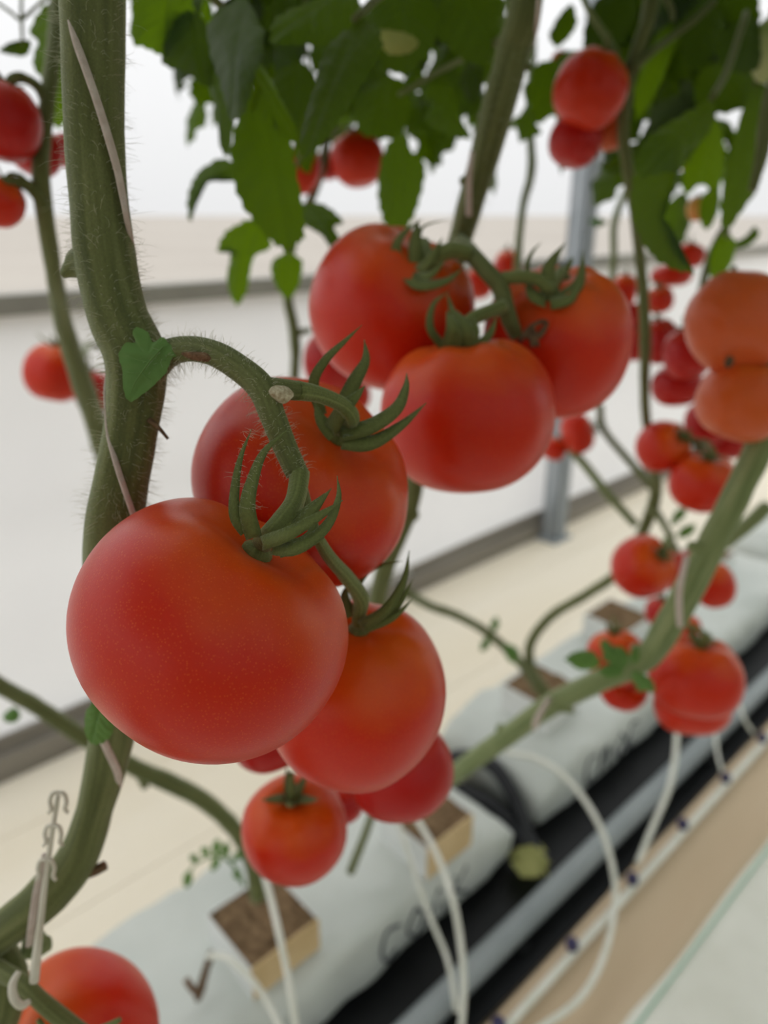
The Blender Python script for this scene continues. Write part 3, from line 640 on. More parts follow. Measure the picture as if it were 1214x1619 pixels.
# white plastic truss hook
hk = thing('truss_hook', P(60, 1540, .29), 'milky plastic truss hook with three barbed rings at lower left', 'hook')
tube('shaft', px([(92, 1258, 7, .29), (82, 1320, 8, .29), (72, 1390, 9, .29), (64, 1460, 11, .289), (57, 1520, 15, .288), (54, 1552, 15, .288)]), MT['plastic'], hk, seg=10, n=6)
for cx_, cy_ in ((92, 1256), (84, 1308), (73, 1362)):
    for s in (-1, 1):
        tube('barb', px([(cx_, cy_ - 3, 7, .289), (cx_ + s * 9, cy_ - 1, 7, .289), (cx_ + s * 13, cy_ + 11, 7, .289), (cx_ + s * 11, cy_ + 23, 7, .289), (cx_ + s * 16, cy_ + 30, 5, .289)]), MT['plastic'], hk, seg=8, n=4)
tube('hook_end', px([(30, 1536, 9, .287), (20, 1556, 13, .284), (22, 1578, 14, .282), (34, 1590, 13, .283), (46, 1584, 9, .286)]), MT['plastic'], hk, seg=12, n=6)
# lower left vine
v1b = vine(P(0, 1560, .31), 'dark green stalk in the bottom left corner held by the plastic hook')
tube('stem', px([(-60, 1440, 60, .33), (-12, 1500, 60, .325), (10, 1560, 66, .32), (-30, 1680, 70, .32)]), MT['stem'], v1b, seg=24, n=8, lump=.1)
tube('truss_stalk', px([(-10, 1530, 30, .305), (30, 1552, 27, .296), (62, 1580, 27, .292), (95, 1608, 28, .292), (150, 1650, 28, .295)]), MT['stem'], v1b, seg=20, n=8, lump=.06)
tube('sepal', px([(60, 1612, 8, .292), (66, 1622, 10, .292), (75, 1650, 10, .293)]), MT['calyx'], v1b, seg=8, n=4)
tube('sepal', px([(190, 1612, 8, .292), (175, 1620, 10, .292), (150, 1630, 10, .293)]), MT['calyx'], v1b, seg=8, n=4)
blob('pale_shoot', 52, 1498, .318, 46, 40, .006, 'stem_pale', v1b, .3, 4)

V2P = px([(868, -400, 52, .40), (832, -10, 54, .41), (812, 80, 54, .42), (785, 180, 52, .43), (757, 280, 44, .45), (733, 360, 38, .47), (712, 440, 34, .50), (690, 560, 30, .52), (662, 700, 30, .53), (648, 800, 30, .53), (612, 890, 28, .55), (596, 960, 26, .58), (590, 1100, 26, .62)])
v2 = vine(V2P[1][0], 'tall thick vine slanting down behind the middle truss')
tube('stem', V2P, MT['stem'], v2, seg=28, n=8, ridge=.03, lump=.06)
hairs(v2, V2P[1:6], 1200, .004, 15)
tube('truss_stalk', px([(726, 382, 24, .47), (738, 392, 25, .42), (748, 404, 26, .375), (768, 428, 28, .367), (788, 450, 28, .366), (797, 478, 28, .367), (806, 508, 26, .37), (816, 530, 22, .375)]), MT['stem'], v2, seg=18, n=6, lump=.1)
def bump(owner, a, b_, c_, d_, w_, dp, mat): tube('node_bump', px([(a, b_, w_ * 1.3, dp), ((a + c_) / 2, (b_ + d_) / 2, w_, dp), (c_, d_, w_ * .45, dp)]), MT[mat], owner, seg=12, n=4, lump=.15)
for q in ((757, 284, 727, 287, 24, .452), (644, 815, 662, 812, 26, .53), (650, 780, 664, 776, 20, .53), (812, 100, 838, 108, 18, .42)): bump(v2, *q, 'stem')
# dried flower remnant on the middle truss
fl = [[(822, 540), (836, 520), (858, 508), (864, 514), (850, 530), (836, 538)], [(830, 532), (850, 534), (862, 520)], [(840, 548), (846, 530), (840, 515)], [(835, 522), (846, 538), (850, 548)]]
df = thing('dried_flower', P(845, 530, .362), 'shrivelled brown dried flower stuck beside the right middle tomato', 'flower')
for s in fl: tube('petal', px([(a, b_, 8, .362) for a, b_ in s]), MT['dry'], df, seg=6, n=4, lump=.4)
tube('twine_strand', px([(747, 240, 8, .425), (742, 280, 9, .428), (741, 340, 9, .45)]), MT['twine'], tw, seg=8, n=5)
tube('twine_strand', px([(852, -40, 6, .395), (850, 20, 6, .398), (843, 70, 6, .42)]), MT['twine'], tw, seg=8, n=5)

V3P = px([(110, -300, 18, .5), (92, -20, 20, .46), (80, 120, 24, .44), (68, 220, 24, .44), (66, 300, 28, .44), (84, 420, 26, .48), (100, 510, 28, .55), (128, 600, 34, .62), (158, 690, 34, .7), (185, 800, 34, .75), (200, 1000, 34, .8)])
v3 = vine(V3P[4][0], 'slim background vine at far left passing behind the thick stem')
tube('stem', V3P, MT['stem'], v3, seg=16, n=8, lump=.1)
tube('truss_stalk', px([(72, 330, 20, .44), (52, 300, 20, .435), (30, 288, 18, .43), (5, 285, 14, .42)]), MT['stem'], v3, seg=12, n=6)
tube('truss_stalk', px([(78, 175, 20, .44), (62, 140, 16, .435), (38, 124, 15, .43), (15, 128, 12, .42)]), MT['stem'], v3, seg=12, n=6)
tube('branch', px([(34, -10, 5, .5), (34, 30, 6, .5), (36, 70, 5, .5)]), MT['stem'], v3, seg=6, n=4)
tube('branch', px([(-10, 0, 5, .5), (18, 20, 6, .5), (34, 30, 6, .5), (60, 8, 5, .5), (80, -10, 8, .48)]), MT['stem'], v3, seg=6, n=4)
tube('truss_stalk', px([(128, 600, 12, .62), (132, 560, 10, .75), (140, 545, 9, .86), (160, 550, 8, .88)]), MT['stem'], v3, seg=10, n=6)

V4P = px([(1222, 520, 36, .50), (1208, 620, 40, .50), (1206, 690, 44, .50), (1170, 770, 44, .51), (1135, 840, 44, .53), (1095, 920, 46, .55), (1050, 1000, 44, .58), (1015, 1045, 38, .61), (950, 1075, 36, .65), (870, 1115, 34, .72), (800, 1165, 32, .80), (740, 1208, 30, .88), (715, 1228, 28, .93)])
v4 = vine(V4P[3][0], 'pale thick vine curving across lower right down to the grow bag')
tube('stem', V4P, MT['stem_pale'], v4, seg=22, n=8, ridge=.03, lump=.06)
tube('stub', px([(1212, 660, 30, .49), (1190, 625, 22, .485), (1180, 606, 18, .485)]), MT['stem'], v4, seg=10, n=5)
for q in ((1122, 872, 1088, 861, 26, .535), (800, 1165, 788, 1146, 22, .80), (1020, 1040, 1000, 1022, 28, .605), (880, 1112, 906, 1124, 20, .70)): bump(v4, *q, 'stem_pale')
tube('twine_strand', px([(1085, 880, 10, .515), (1074, 935, 11, .52), (1075, 990, 10, .53)]), MT['twine'], tw, seg=8, n=5)
tube('twine_strand', px([(868, 1105, 9, .70), (850, 1135, 10, .68), (845, 1150, 9, .70)]), MT['twine'], tw, seg=8, n=5)

V5P = px([(1050, -300, 24, .55), (1030, -10, 26, .55), (1014, 60, 24, .55), (992, 130, 24, .56), (986, 220, 22, .58), (1002, 330, 20, .62), (1014, 430, 22, .66), (1020, 540, 24, .7), (1020, 650, 20, .78), (1034, 740, 22, .88), (1032, 800, 28, .94), (986, 895, 24, 1.0), (930, 938, 22, 1.08), (870, 975, 22, 1.16), (838, 1020, 22, 1.2), (842, 1062, 24, 1.23), (866, 1100, 26, 1.27)])
v5 = vine(V5P[5][0], 'dark vertical vine at right curving down to the second grow bag cube')
V5P = [(p, r * (1 - .3 * min(1, i / 9))) for i, (p, r) in enumerate(V5P)]
tube('stem', V5P, MT['stem'], v5, seg=16, n=8, lump=.12)
tube('branch', px([(1000, 110, 16, .55), (1030, 82, 12, .55), (1060, 60, 10, .56), (1100, 30, 9, .56), (1130, 0, 9, .56)]), MT['stem'], v5, seg=8, n=5)
tube('branch', px([(988, 130, 18, .56), (965, 70, 12, .55), (930, 15, 10, .54), (910, -40, 9, .54)]), MT['stem_pale'], v5, seg=8, n=5)
tube('truss_stalk', px([(1030, 800, 14, .94), (1050, 830, 12, .9), (1068, 870, 12, .82)]), MT['stem'], v5, seg=8, n=5)
tube('truss_stalk', px([(1024, 690, 16, .80), (1070, 690, 12, .78), (1100, 700, 12, .77), (1110, 730, 10, .77)]), MT['stem'], v5, seg=8, n=5)
tube('branch', px([(948, 640, 12, 1.0), (955, 680, 12, 1.0), (1000, 735, 13, .98), (1030, 770, 14, .95)]), MT['stem'], v5, seg=8, n=5)
tube('branch', px([(890, 700, 12, 1.02), (920, 730, 14, 1.0), (960, 780, 14, .98), (1005, 830, 13, .98)]), MT['stem_pale'], v5, seg=8, n=5)
v6p = px([(640, 935, 24, .85), (680, 958, 20, .95), (720, 972, 20, 1.0), (770, 1000, 20, 1.08), (820, 1045, 22, 1.18), (850, 1085, 24, 1.25), (862, 1105, 22, 1.27)])
v6 = vine(v6p[2][0], 'thin curved vine across the cream floor joining the same cube')
v6p = [(p, r * .72) for p, r in v6p]
tube('stem', v6p, MT['stem'], v6, seg=12, n=8, lump=.15)
v7p = px([(-60, 1050, 30, .55), (0, 1085, 26, .58), (60, 1118, 26, .62), (130, 1165, 26, .66), (210, 1212, 27, .70), (265, 1236, 30, .73), (325, 1268, 28, .77), (370, 1310, 26, .80), (398, 1360, 26, .82), (408, 1420, 26, .835)])
v7 = vine(v7p[3][0], 'green vine bending from the left edge down to the nearest cube')
tube('stem', v7p, MT['stem'], v7, seg=14, n=8, lump=.1)
bump(v7, 225, 1220, 229, 1247, 20, .715, 'stem')
def thin(l, label, d, mat='stem'):
    p = px(l, d); t = vine(p[0][0], label); tube('stem', p, MT[mat], t, seg=8, n=6, lump=.15); return t
thin([(842, 60, 14), (838, 200, 13), (840, 270, 15), (826, 330, 12), (818, 420, 13), (815, 520, 12)], 'thin vertical vine right of the tall slanting vine', .85, 'stem_pale')
t8 = thin([(520, 200, 14), (505, 280, 14), (480, 340, 14), (458, 400, 16), (455, 470, 16), (466, 530, 18), (466, 600, 14), (460, 700, 14)], 'thin vine hanging down left of the middle truss', .8)
tube('branch', px([(466, 528, 14, .8), (480, 524, 10, .8), (492, 522, 8, .8)]), MT['stem'], t8, seg=8, n=3)
thin([(998, 280, 10), (972, 350, 12), (970, 410, 12), (965, 480, 10), (962, 560, 10)], 'thin pale vine left of the right vertical vine', .95, 'stem_pale')
thin([(590, 1280, 12), (575, 1325, 13), (553, 1380, 14)], 'short cut green stalk below the lowest red tomatoes', .93)
thin([(1190, 300, 14), (1160, 340, 12), (1125, 400, 14), (1105, 480, 14), (1090, 560, 12)], 'dark thin vine among the leaves at right', .75)
thin([(1214, 800, 24), (1170, 840, 22), (1130, 870, 20), (1100, 900, 18)], 'pale vine at right edge behind the pale thick vine', .9, 'stem_pale')
thin([(1225, 130, 24), (1212, 180, 24), (1205, 240, 22), (1190, 300, 14)], 'dry brownish vine at the upper right edge', .5, 'stem')

# ------------------------------------------------------------------ drip tubes, clips, small litter
def dtube(l, w, label, name='drip_tube'):
    pts = [(P(x, y, d), w * .4) for x, y, d in l]
    t = tube(name, pts, MT['tubing'], None, seg=10, n=8); return tag(t, label, 'tube', 'white drip tubes')
dtube([(418, 1385, .79), (428, 1420, .77), (442, 1480, .74), (458, 1560, .72), (470, 1640, .71)], .0085, 'milky drip tube rising from the nearest cube past the small round tomato')
dtube([(330, 1512, .80), (352, 1512, .79), (385, 1535, .775), (420, 1580, .765), (450, 1640, .75)], .0085, 'white drip tube arching over the corner of nearest grow bag')
dtube([(655, 1288, .98), (690, 1350, .93), (715, 1420, .89), (728, 1490, .88), (733, 1560, .87), (728, 1640, .86)], .010, 'pale drip tube hanging down from the second cube to frame bottom')
dtube([(630, 1300, .99), (655, 1380, .96), (680, 1450, .94), (708, 1520, .92), (722, 1600, .90)], .008, 'grey white drip tube crossing the black liner behind the pale one')
dtube([(800, 1190, 1.22), (850, 1200, 1.18), (900, 1235, 1.14), (945, 1300, 1.10), (968, 1370, 1.07), (972, 1430, 1.045), (955, 1510, .975), (915, 1580, .925), (840, 1635, .89)], .011, 'long white drip tube looping across the pipe to the tan strip')
dtube([(1070, 1150, 1.25), (1068, 1190, 1.22), (1058, 1245, 1.18), (1035, 1300, 1.15), (1008, 1365, 1.11)], .011, 'short drip tube below the large lobed tomato')
dtube([(1165, 1105, 1.4), (1178, 1140, 1.38), (1190, 1158, 1.39)], .008, 'tiny drip tube at right edge near the drippers')
dtube([(1130, 1150, 1.36), (1134, 1190, 1.31), (1142, 1220, 1.29)], .007, 'thin drip tube right of the large lobed tomato')
st = thing('drip_stake', G(325, 1540, .10), 'small brown drip stake with white tube on nearest grow bag', 'stake')
tube('shaft', px([(334, 1508, 12, .80), (325, 1535, 12, .81), (316, 1568, 15, .825), (312, 1580, 10, .83)]), MT['dry'], st, seg=8, n=4, lump=.2)
tube('arm', px([(294, 1548, 10, .825), (303, 1562, 11, .825), (312, 1572, 10, .828)]), MT['scab'], st, seg=8, n=3)
# black hose end between the two bags
hs = thing('black_hose', RV(.77, .60, .02), 'black rubber hose looped in the gap between grow bags', 'hose')
tube('hose_run', [(RV(.74, .70, .05), .012), (RV(.78, .66, .09), .012), (RV(.80, .60, .10), .012), (RV(.79, .54, .07), .012), (RV(.775, .50, .03), .012), (RV(.77, .46, .014), .011)], MT['rubber'], hs, seg=14, n=8)
tube('hose_run', [(RV(.76, .72, .03), .010), (RV(.765, .62, .05), .010), (RV(.775, .55, .045), .010), (RV(.76, .46, .012), .010)], MT['rubber'], hs, seg=14, n=8)

# ------------------------------------------------------------------ leaves
def leaflet_geo(seed, lobes=3.5, la=.22, droop=.9, cup=.3, wave=.05, base_w=.30, nl=26, nw=5):
    rn = random.Random(seed); phl, phr = rn.uniform(0, 1), rn.uniform(0, 1); pts = []; th = 0; y = z = 0
    cen = []
    for i in range(nl + 1):
        cen.append((y, z, th)); th = -droop * (i / nl) ** 1.3; y += math.cos(th) / nl; z += math.sin(th) / nl
    V = []; Fc = []; cols = 2 * nw + 1
    for i in range(nl + 1):
        s = i / nl; cy_, cz, th = cen[i]
        prof = (math.sin(math.pi * s ** .72) ** .8) if 0 < s < 1 else 0
        for j in range(-nw, nw + 1):
            ph = phl if j < 0 else phr
            saw = (s * lobes + ph) % 1.0; f = 1 - la * (saw ** 1.6) + .10 * math.sin(s * 40 + ph * 9) * la * 2
            w = base_w * prof * f * (j / nw)
            ln = (abs(j) / nw) * .10 * prof                      # margins swept towards the tip
            zz = -cup * w * w / base_w + wave * math.sin(s * 17 + ph * 6 + (2 if j < 0 else 0)) * abs(j / nw) * prof
            zz += .010 * math.cos(2 * math.pi * (s * lobes * 2 - abs(j / nw) * .5)) * (1 - abs(j) / nw) - (.012 if j == 0 else 0)
            yy = cy_ + ln * math.cos(th) - zz * math.sin(th); z2 = cz + ln * math.sin(th) + zz * math.cos(th)
            V.append(Vector((w, yy, z2)))
    for i in range(nl):
        for j in range(cols - 1): a = i * cols + j; Fc.append((a, a + 1, a + cols + 1, a + cols))
    tip = Vector((0, cen[-1][0], cen[-1][1])); ang = math.atan2(tip.z, tip.y); sc = 1 / tip.length
    Rm = Matrix.Rotation(-ang, 3, 'X')
    return [(Rm @ v) * sc for v in V], Fc
LEAFS = {}
def leaf_mesh(mat, k):
    if (mat, k) not in LEAFS:
        rn = random.Random(k + 50)
        V, Fc = leaflet_geo(k + 3, lobes=rn.choice([2.5, 3.2, 4.1]), la=rn.uniform(.10, .38), droop=rn.uniform(.3, 1.5), cup=rn.uniform(.1, .9), wave=rn.uniform(.02, .07))
        LEAFS[(mat, k)] = mesh('leaflet', V, Fc, MT[mat])
    return LEAFS[(mat, k)]
NV = 12
def leaflet(parent, A, B, width, k=0, mat='leaf', face=None, name='leaflet'):
    """A base, B tip (world), width in metres, face = rough direction of the upper side"""
    y = B - A; L = y.length; y = y / L; f = face if face is not None else CB
    z = f - y * f.dot(y); z = z.normalized() if z.length > 1e-4 else y.orthogonal().normalized(); x = y.cross(z)
    Mx = Matrix((x * (width / .56), y * L, z * L)).transposed().to_4x4(); Mx.translation = A
    return part(name, leaf_mesh(mat, k % NV), parent, Mx)
def lp(parent, x0, y0, x1, y1, w, d0, d1, k, mat='leaf', face=(0, .2, 1), name='leaflet'):
    dm = (d0 + d1) / 2
    return leaflet(parent, P(x0, y0, d0), P(x1, y1, d1), w / F * dm, k, mat, camv(*face), name)
def leaf(owner, pts, mat='stem'):
    return tube('leaf', px(pts), MT[mat], owner, seg=8, n=5)
def lobed(owner, outline, d, mat, face_d=0.0, cup=.002, vein=.0006, name='leaf', roll=0.0, jag=1.0):
    """leaf blade from a hand-drawn outline: base point first, then around the margin, thickened"""
    base = outline[0]; cxm = sum(p[0] for p in outline) / len(outline); cym = sum(p[1] for p in outline) / len(outline)
    b0 = Vector(base); tp_ = max((Vector(p) for p in outline), key=lambda p: (p - b0).length); l0 = (tp_ - b0).length; e0 = (tp_ - b0) / l0; e1 = Vector((-e0.y, e0.x))
    out = [v[0] for v in crom([(Vector((a, b_, 0)), 0) for a, b_ in outline + [outline[0]]], 6)][:-1]; out = [v + Vector((v.x - cxm, v.y - cym, 0)) * jag * (.035 * math.sin(i * 1.9) + .05 * noise.noise(Vector((i * .31, d * 40, 0)))) for i, v in enumerate(out)]; n = len(out); V = []; Fc = []; rings = 10
    for i in range(rings + 1):
        s = i / rings
        for k in range(n):
            X = cxm + (out[k].x - cxm) * s; Y = cym + (out[k].y - cym) * s; a = math.atan2(out[k].y - cym, out[k].x - cxm)
            t_ = (Vector((X, Y)) - b0).dot(e0) / l0; n_ = (Vector((X, Y)) - b0).dot(e1) / l0
            rel = -1.2 * math.exp(-(n_ / .03) ** 2) + .55 * math.cos(2 * math.pi * (5.5 * t_ - 3.5 * abs(n_))) * min(1, abs(n_) * 8)
            wv = .8 * noise.noise(Vector((X / l0 * 2.2, Y / l0 * 2.2, d * 9)))
            V.append(P(X, Y, d + face_d * (Y - base[1]) + roll * (X - cxm)) + CB * (-cup * s * s + vein * rel + cup * wv))
    for i in range(rings):
        for k in range(n): Fc.append((i * n + k, (i + 1) * n + k, (i + 1) * n + (k + 1) % n, i * n + (k + 1) % n))
    return part(name, mesh(name, V, Fc, MT[mat]), owner)
# individually visible leaves (rachis, then leaflets with their own outlines)
def lo(parent, outline, d, fd=0.0, roll=0.0, cup=.004, mat='leaf'): return lobed(parent, outline, d, mat, fd, cup, .0009, 'leaflet', roll)
rl = leaf(v1, [(160, -120, 20, .30), (260, -60, 16, .36), (340, 0, 14, .385), (385, 60, 12, .395), (405, 125, 9, .40)])
lo(rl, [(405, 122), (392, 132), (372, 180), (363, 240), (372, 300), (398, 345), (430, 380), (455, 390), (476, 378), (480, 350), (474, 300), (462, 240), (455, 200), (440, 165), (420, 135)], .40, .00008, .0001)
lo(rl, [(392, 90), (396, 130), (393, 165), (410, 185), (428, 190), (440, 206), (468, 216), (460, 180), (442, 150), (428, 120), (410, 95)], .375, -.0002, .0003)
lo(rl, [(385, -20), (330, 20), (325, 60), (340, 110), (352, 150), (362, 182), (382, 175), (397, 130), (410, 90), (414, 40)], .372, -.00015, -.0002)
lo(rl, [(260, -30), (210, -20), (204, 55), (232, 72), (258, 82), (285, 62), (304, 20), (295, -20)], .40, .0001, .0001, mat='leaf_backlit')
lo(rl, [(300, 5), (262, 20), (250, 55), (256, 96), (282, 104), (300, 114), (324, 130), (338, 110), (334, 60), (318, 20)], .405, .0001)
lo(rl, [(345, 80), (322, 105), (336, 160), (342, 200), (344, 222), (357, 240), (366, 200), (370, 150), (362, 100)], .41, .0001, -.0003)
rl = leaf(v2, [(840, -80, 20, .47), (720, -60, 16, .45), (620, -20, 14, .41), (560, 30, 12, .37)])
lo(rl, [(570, 20), (530, 50), (508, 80), (500, 120), (482, 170), (472, 215), (480, 238), (500, 226), (522, 205), (546, 170), (576, 120), (604, 70), (596, 35)], .365, -.0002, .0002)
lo(rl, [(545, -20), (470, 0), (430, 25), (425, 55), (450, 62), (490, 60), (530, 66), (560, 40), (570, 0)], .39, -.0001)
lo(rl, [(630, -30), (580, 10), (585, 60), (610, 100), (640, 110), (668, 90), (690, 60), (690, 10), (665, -30)], .45, .0001)
lo(rl, [(720, -40), (690, 0), (690, 50), (715, 75), (735, 90), (760, 95), (790, 85), (800, 40), (795, -10), (770, -40)], .47, .0001)
lo(rl, [(600, 40), (604, 70), (622, 84), (650, 80), (662, 62), (640, 48)], .44, 0, 0, .002, 'leaf_yellow')
rl = leaf(v2, [(800, 60, 14, .47), (740, 90, 10, .52), (690, 115, 8, .55), (630, 150, 7, .57)])
lo(rl, [(685, 124), (672, 132), (668, 148), (680, 165), (672, 182), (682, 196), (702, 208), (735, 216), (746, 210), (730, 180), (722, 150), (714, 130)], .55, .0001, mat='leaf_backlit')
lo(rl, [(630, 205), (606, 235), (598, 290), (600, 330), (612, 358), (634, 364), (650, 345), (665, 310), (673, 270), (667, 246), (650, 232), (644, 212)], .565, .0001, mat='leaf_backlit')
lo(rl, [(610, 110), (570, 130), (560, 165), (566, 205), (600, 216), (632, 210), (648, 170), (640, 128)], .59)
lo(rl, [(740, 88), (728, 120), (735, 145), (752, 160), (764, 130), (766, 100)], .54)
lo(rl, [(560, 80), (530, 110), (520, 150), (540, 175), (575, 160), (600, 130), (590, 95)], .60)
rl = leaf(v2, [(500, 190, 6, .55), (455, 290, 6, .56), (410, 345, 6, .555), (400, 350, 5, .555)])
lo(rl, [(405, 340), (375, 350), (352, 368), (341, 394), (357, 388), (362, 402), (357, 430), (361, 462), (373, 479), (388, 460), (394, 430), (402, 402), (426, 390), (424, 362)], .555, .0001, mat='leaf_backlit')
lo(rl, [(378, 252), (345, 247), (315, 262), (300, 285), (294, 320), (298, 348), (307, 312), (322, 288), (345, 278), (372, 282)], .545, -.0003)
lo(rl, [(474, 318), (505, 317), (530, 333), (542, 348), (528, 356), (538, 380), (526, 394), (510, 372), (495, 362), (478, 350)], .55, -.0002)
lo(rl, [(452, 396), (430, 410), (428, 430), (438, 455), (455, 470), (470, 450), (478, 415), (464, 398)], .60, mat='leaf_backlit')
lo(rl, [(470, 90), (440, 110), (425, 140), (440, 180), (460, 210), (478, 180), (500, 140), (492, 105)], .52)
rl = leaf(v5, [(1180, 20, 12, .50), (1150, 110, 12, .48), (1125, 155, 11, .465)])
lo(rl, [(1132, 146), (1100, 164), (1060, 188), (1030, 212), (1008, 248), (1022, 272), (1055, 268), (1082, 262), (1090, 236), (1112, 222), (1132, 186)], .46, -.0002, .0002)
lo(rl, [(1022, 244), (1006, 270), (1002, 310), (1006, 345), (1018, 380), (1042, 408), (1076, 424), (1106, 424), (1084, 410), (1068, 392), (1058, 368), (1050, 345), (1058, 315), (1070, 285), (1064, 258)], .45, -.0001, -.0003)
lo(rl, [(1150, 90), (1118, 102), (1100, 140), (1116, 170), (1150, 176), (1190, 160), (1206, 130), (1190, 104)], .60)
lo(rl, [(1190, 20), (1150, 40), (1135, 70), (1150, 100), (1185, 110), (1212, 90), (1220, 50)], .54)
lo(rl, [(1120, 0), (1085, 20), (1075, 60), (1090, 100), (1120, 95), (1145, 60), (1145, 20)], .58)
rl = leaf(v5, [(1040, -20, 12, .56), (1060, 10, 9, .58), (1064, 30, 8, .60)])
lo(rl, [(1066, 28), (1042, 50), (1022, 90), (1006, 140), (1010, 182), (1026, 166), (1046, 130), (1062, 90), (1072, 50)], .60, mat='leaf_backlit')
lo(rl, [(965, -25), (935, 10), (925, 50), (930, 86), (952, 90), (985, 62), (1008, 20), (1004, -20)], .60)
lo(rl, [(880, 90), (848, 98), (838, 140), (850, 188), (870, 180), (886, 150), (896, 115)], .63)
lo(rl, [(905, 0), (885, 20), (870, 50), (880, 70), (900, 55), (915, 30)], .63)
rl = leaf(v5, [(1200, 120, 14, .58), (1175, 200, 12, .60), (1150, 300, 10, .62), (1150, 375, 8, .66)])
lo(rl, [(1195, 125), (1168, 200), (1152, 270), (1140, 330), (1150, 362), (1175, 332), (1202, 290), (1216, 240), (1232, 180), (1224, 130)], .57, -.0001, .0003)
lo(rl, [(1120, 175), (1088, 230), (1080, 280), (1086, 306), (1110, 290), (1138, 302), (1150, 240), (1142, 190)], .68, mat='leaf_backlit')
lo(rl, [(1148, 365), (1130, 385), (1124, 420), (1134, 448), (1150, 432), (1166, 395), (1162, 372)], .66, mat='leaf_backlit')
lo(rl, [(1130, 290), (1112, 310), (1108, 345), (1122, 360), (1136, 335), (1140, 305)], .67, mat='leaf_backlit')
lo(rl, [(990, 250), (970, 252), (952, 262), (972, 270), (990, 268)], .6)
lo(rl, [(1100, 185), (1070, 200), (1050, 240), (1062, 262), (1090, 250), (1110, 215)], .62)
lo(rl, [(1195, 355), (1180, 372), (1152, 386), (1165, 392), (1190, 384), (1205, 366)], .7)
rl = leaf(v3, [(92, -60, 10, .5), (82, 0, 8, .5), (78, 20, 7, .5)])
lo(rl, [(85, -10), (58, 14), (42, 45), (56, 62), (48, 95), (62, 120), (80, 138), (100, 140), (110, 80), (106, 0)], .50, mat='leaf_backlit')
lo(rl, [(45, 55), (25, 60), (-8, 72), (15, 82), (40, 76)], .5)
lo(rl, [(90, 130), (75, 150), (78, 185), (92, 200), (104, 170), (102, 140)], .52, mat='leaf_backlit')
# young leaf at the node of the front truss, plus other single young leaves
def young(owner, *a, **k): return lp(owner, *a, mat='leaf_young', name='leaf', **k)
nl = lobed(v1, [(268, 545), (256, 532), (240, 540), (232, 524), (214, 516), (208, 526), (212, 540), (196, 542), (186, 562), (192, 584), (193, 612), (203, 634), (222, 624), (246, 604), (262, 586), (270, 566), (282, 560), (277, 542)], .2215, 'leaf_young', jag=.3, vein=.0003, cup=.001)
tube('midrib', px([(258, 548, 3.5, 0.2206), (236, 572, 3, 0.2200), (214, 604, 2, 0.2206), (204, 628, 1, 0.2216)]), MT['leaf_young'], nl, seg=6, n=5)
for a, b_, c_, d_ in ((236, 572, 200, 562), (226, 588, 200, 588), (240, 567, 262, 570), (226, 590, 238, 600)):
    tube('vein', px([(a, b_, 2, 0.2202), ((a + c_) / 2, (b_ + d_) / 2 + 2, 1.6, 0.2204), (c_, d_, 1, 0.2214)]), MT['leaf_young'], nl, seg=5, n=3)
lobed(v1, [(158, 1112), (145, 1112), (132, 1130), (130, 1160), (140, 1178), (158, 1178), (174, 1164), (178, 1140), (170, 1120)], .272, 'leaf_young')
lobed(v7, [(22, 1118), (8, 1126), (2, 1136), (10, 1144), (24, 1142), (30, 1130)], .60, 'leaf_young')
young(v4, 950, 1045, 892, 1042, 30, .60, .58, 2); young(v4, 985, 1060, 950, 1010, 26, .6, .6, 4); young(v4, 1000, 1060, 1034, 1095, 30, .6, .58, 5); young(v4, 985, 1062, 945, 1060, 24, .6, .6, 3); young(v4, 990, 1055, 975, 1020, 20, .6, .6, 6); young(v4, 1000, 1050, 1010, 1020, 18, .6, .6, 7)
sp_ = tube('side_shoot', px([(385, 1400, 6, .82), (372, 1372, 5, .81), (345, 1352, 5, .81), (310, 1365, 4, .81), (296, 1388, 3, .81)]), MT['leaf_young'], v7, seg=6, n=5)
for a, b_, c_, d_, k in ((372, 1372, 378, 1392, 1), (355, 1356, 358, 1330, 2), (345, 1353, 335, 1378, 3), (330, 1352, 318, 1340, 4), (312, 1362, 300, 1352, 5), (300, 1375, 294, 1404, 6), (365, 1362, 400, 1335, 8), (340, 1352, 345, 1325, 7)):
    lp(sp_, a, b_, c_, d_, 14, .81, .81, k, 'leaf_young')
for a, b_, c_, d_, k in ((775, 1005, 760, 1030, 1), (795, 1020, 822, 1035, 2), (780, 1000, 785, 975, 4), (800, 1030, 818, 1050, 5)): lp(v6, a, b_, c_, d_, 14, 1.08, 1.08, k, 'leaf_young', name='leaf')
for a, b_, c_, d_, k in ((1060, 830, 1085, 800, 1), (1070, 850, 1100, 830, 2), (1065, 840, 1050, 870, 4), (930, 350, 960, 352, 3)): lp(v5, a, b_, c_, d_, 16, .9, .9, k, 'leaf_young', name='leaf')
fy = thing('fallen_leaf', RV(.75, .449, .012), 'yellow green fallen leaf lying on the black liner', 'leaf')
leaflet(fy, RV(.70, .458, .040), RV(.785, .486, .026), .06, 3, 'leaf_yellow', Vector((-.2, -.5, 1)), 'blade')
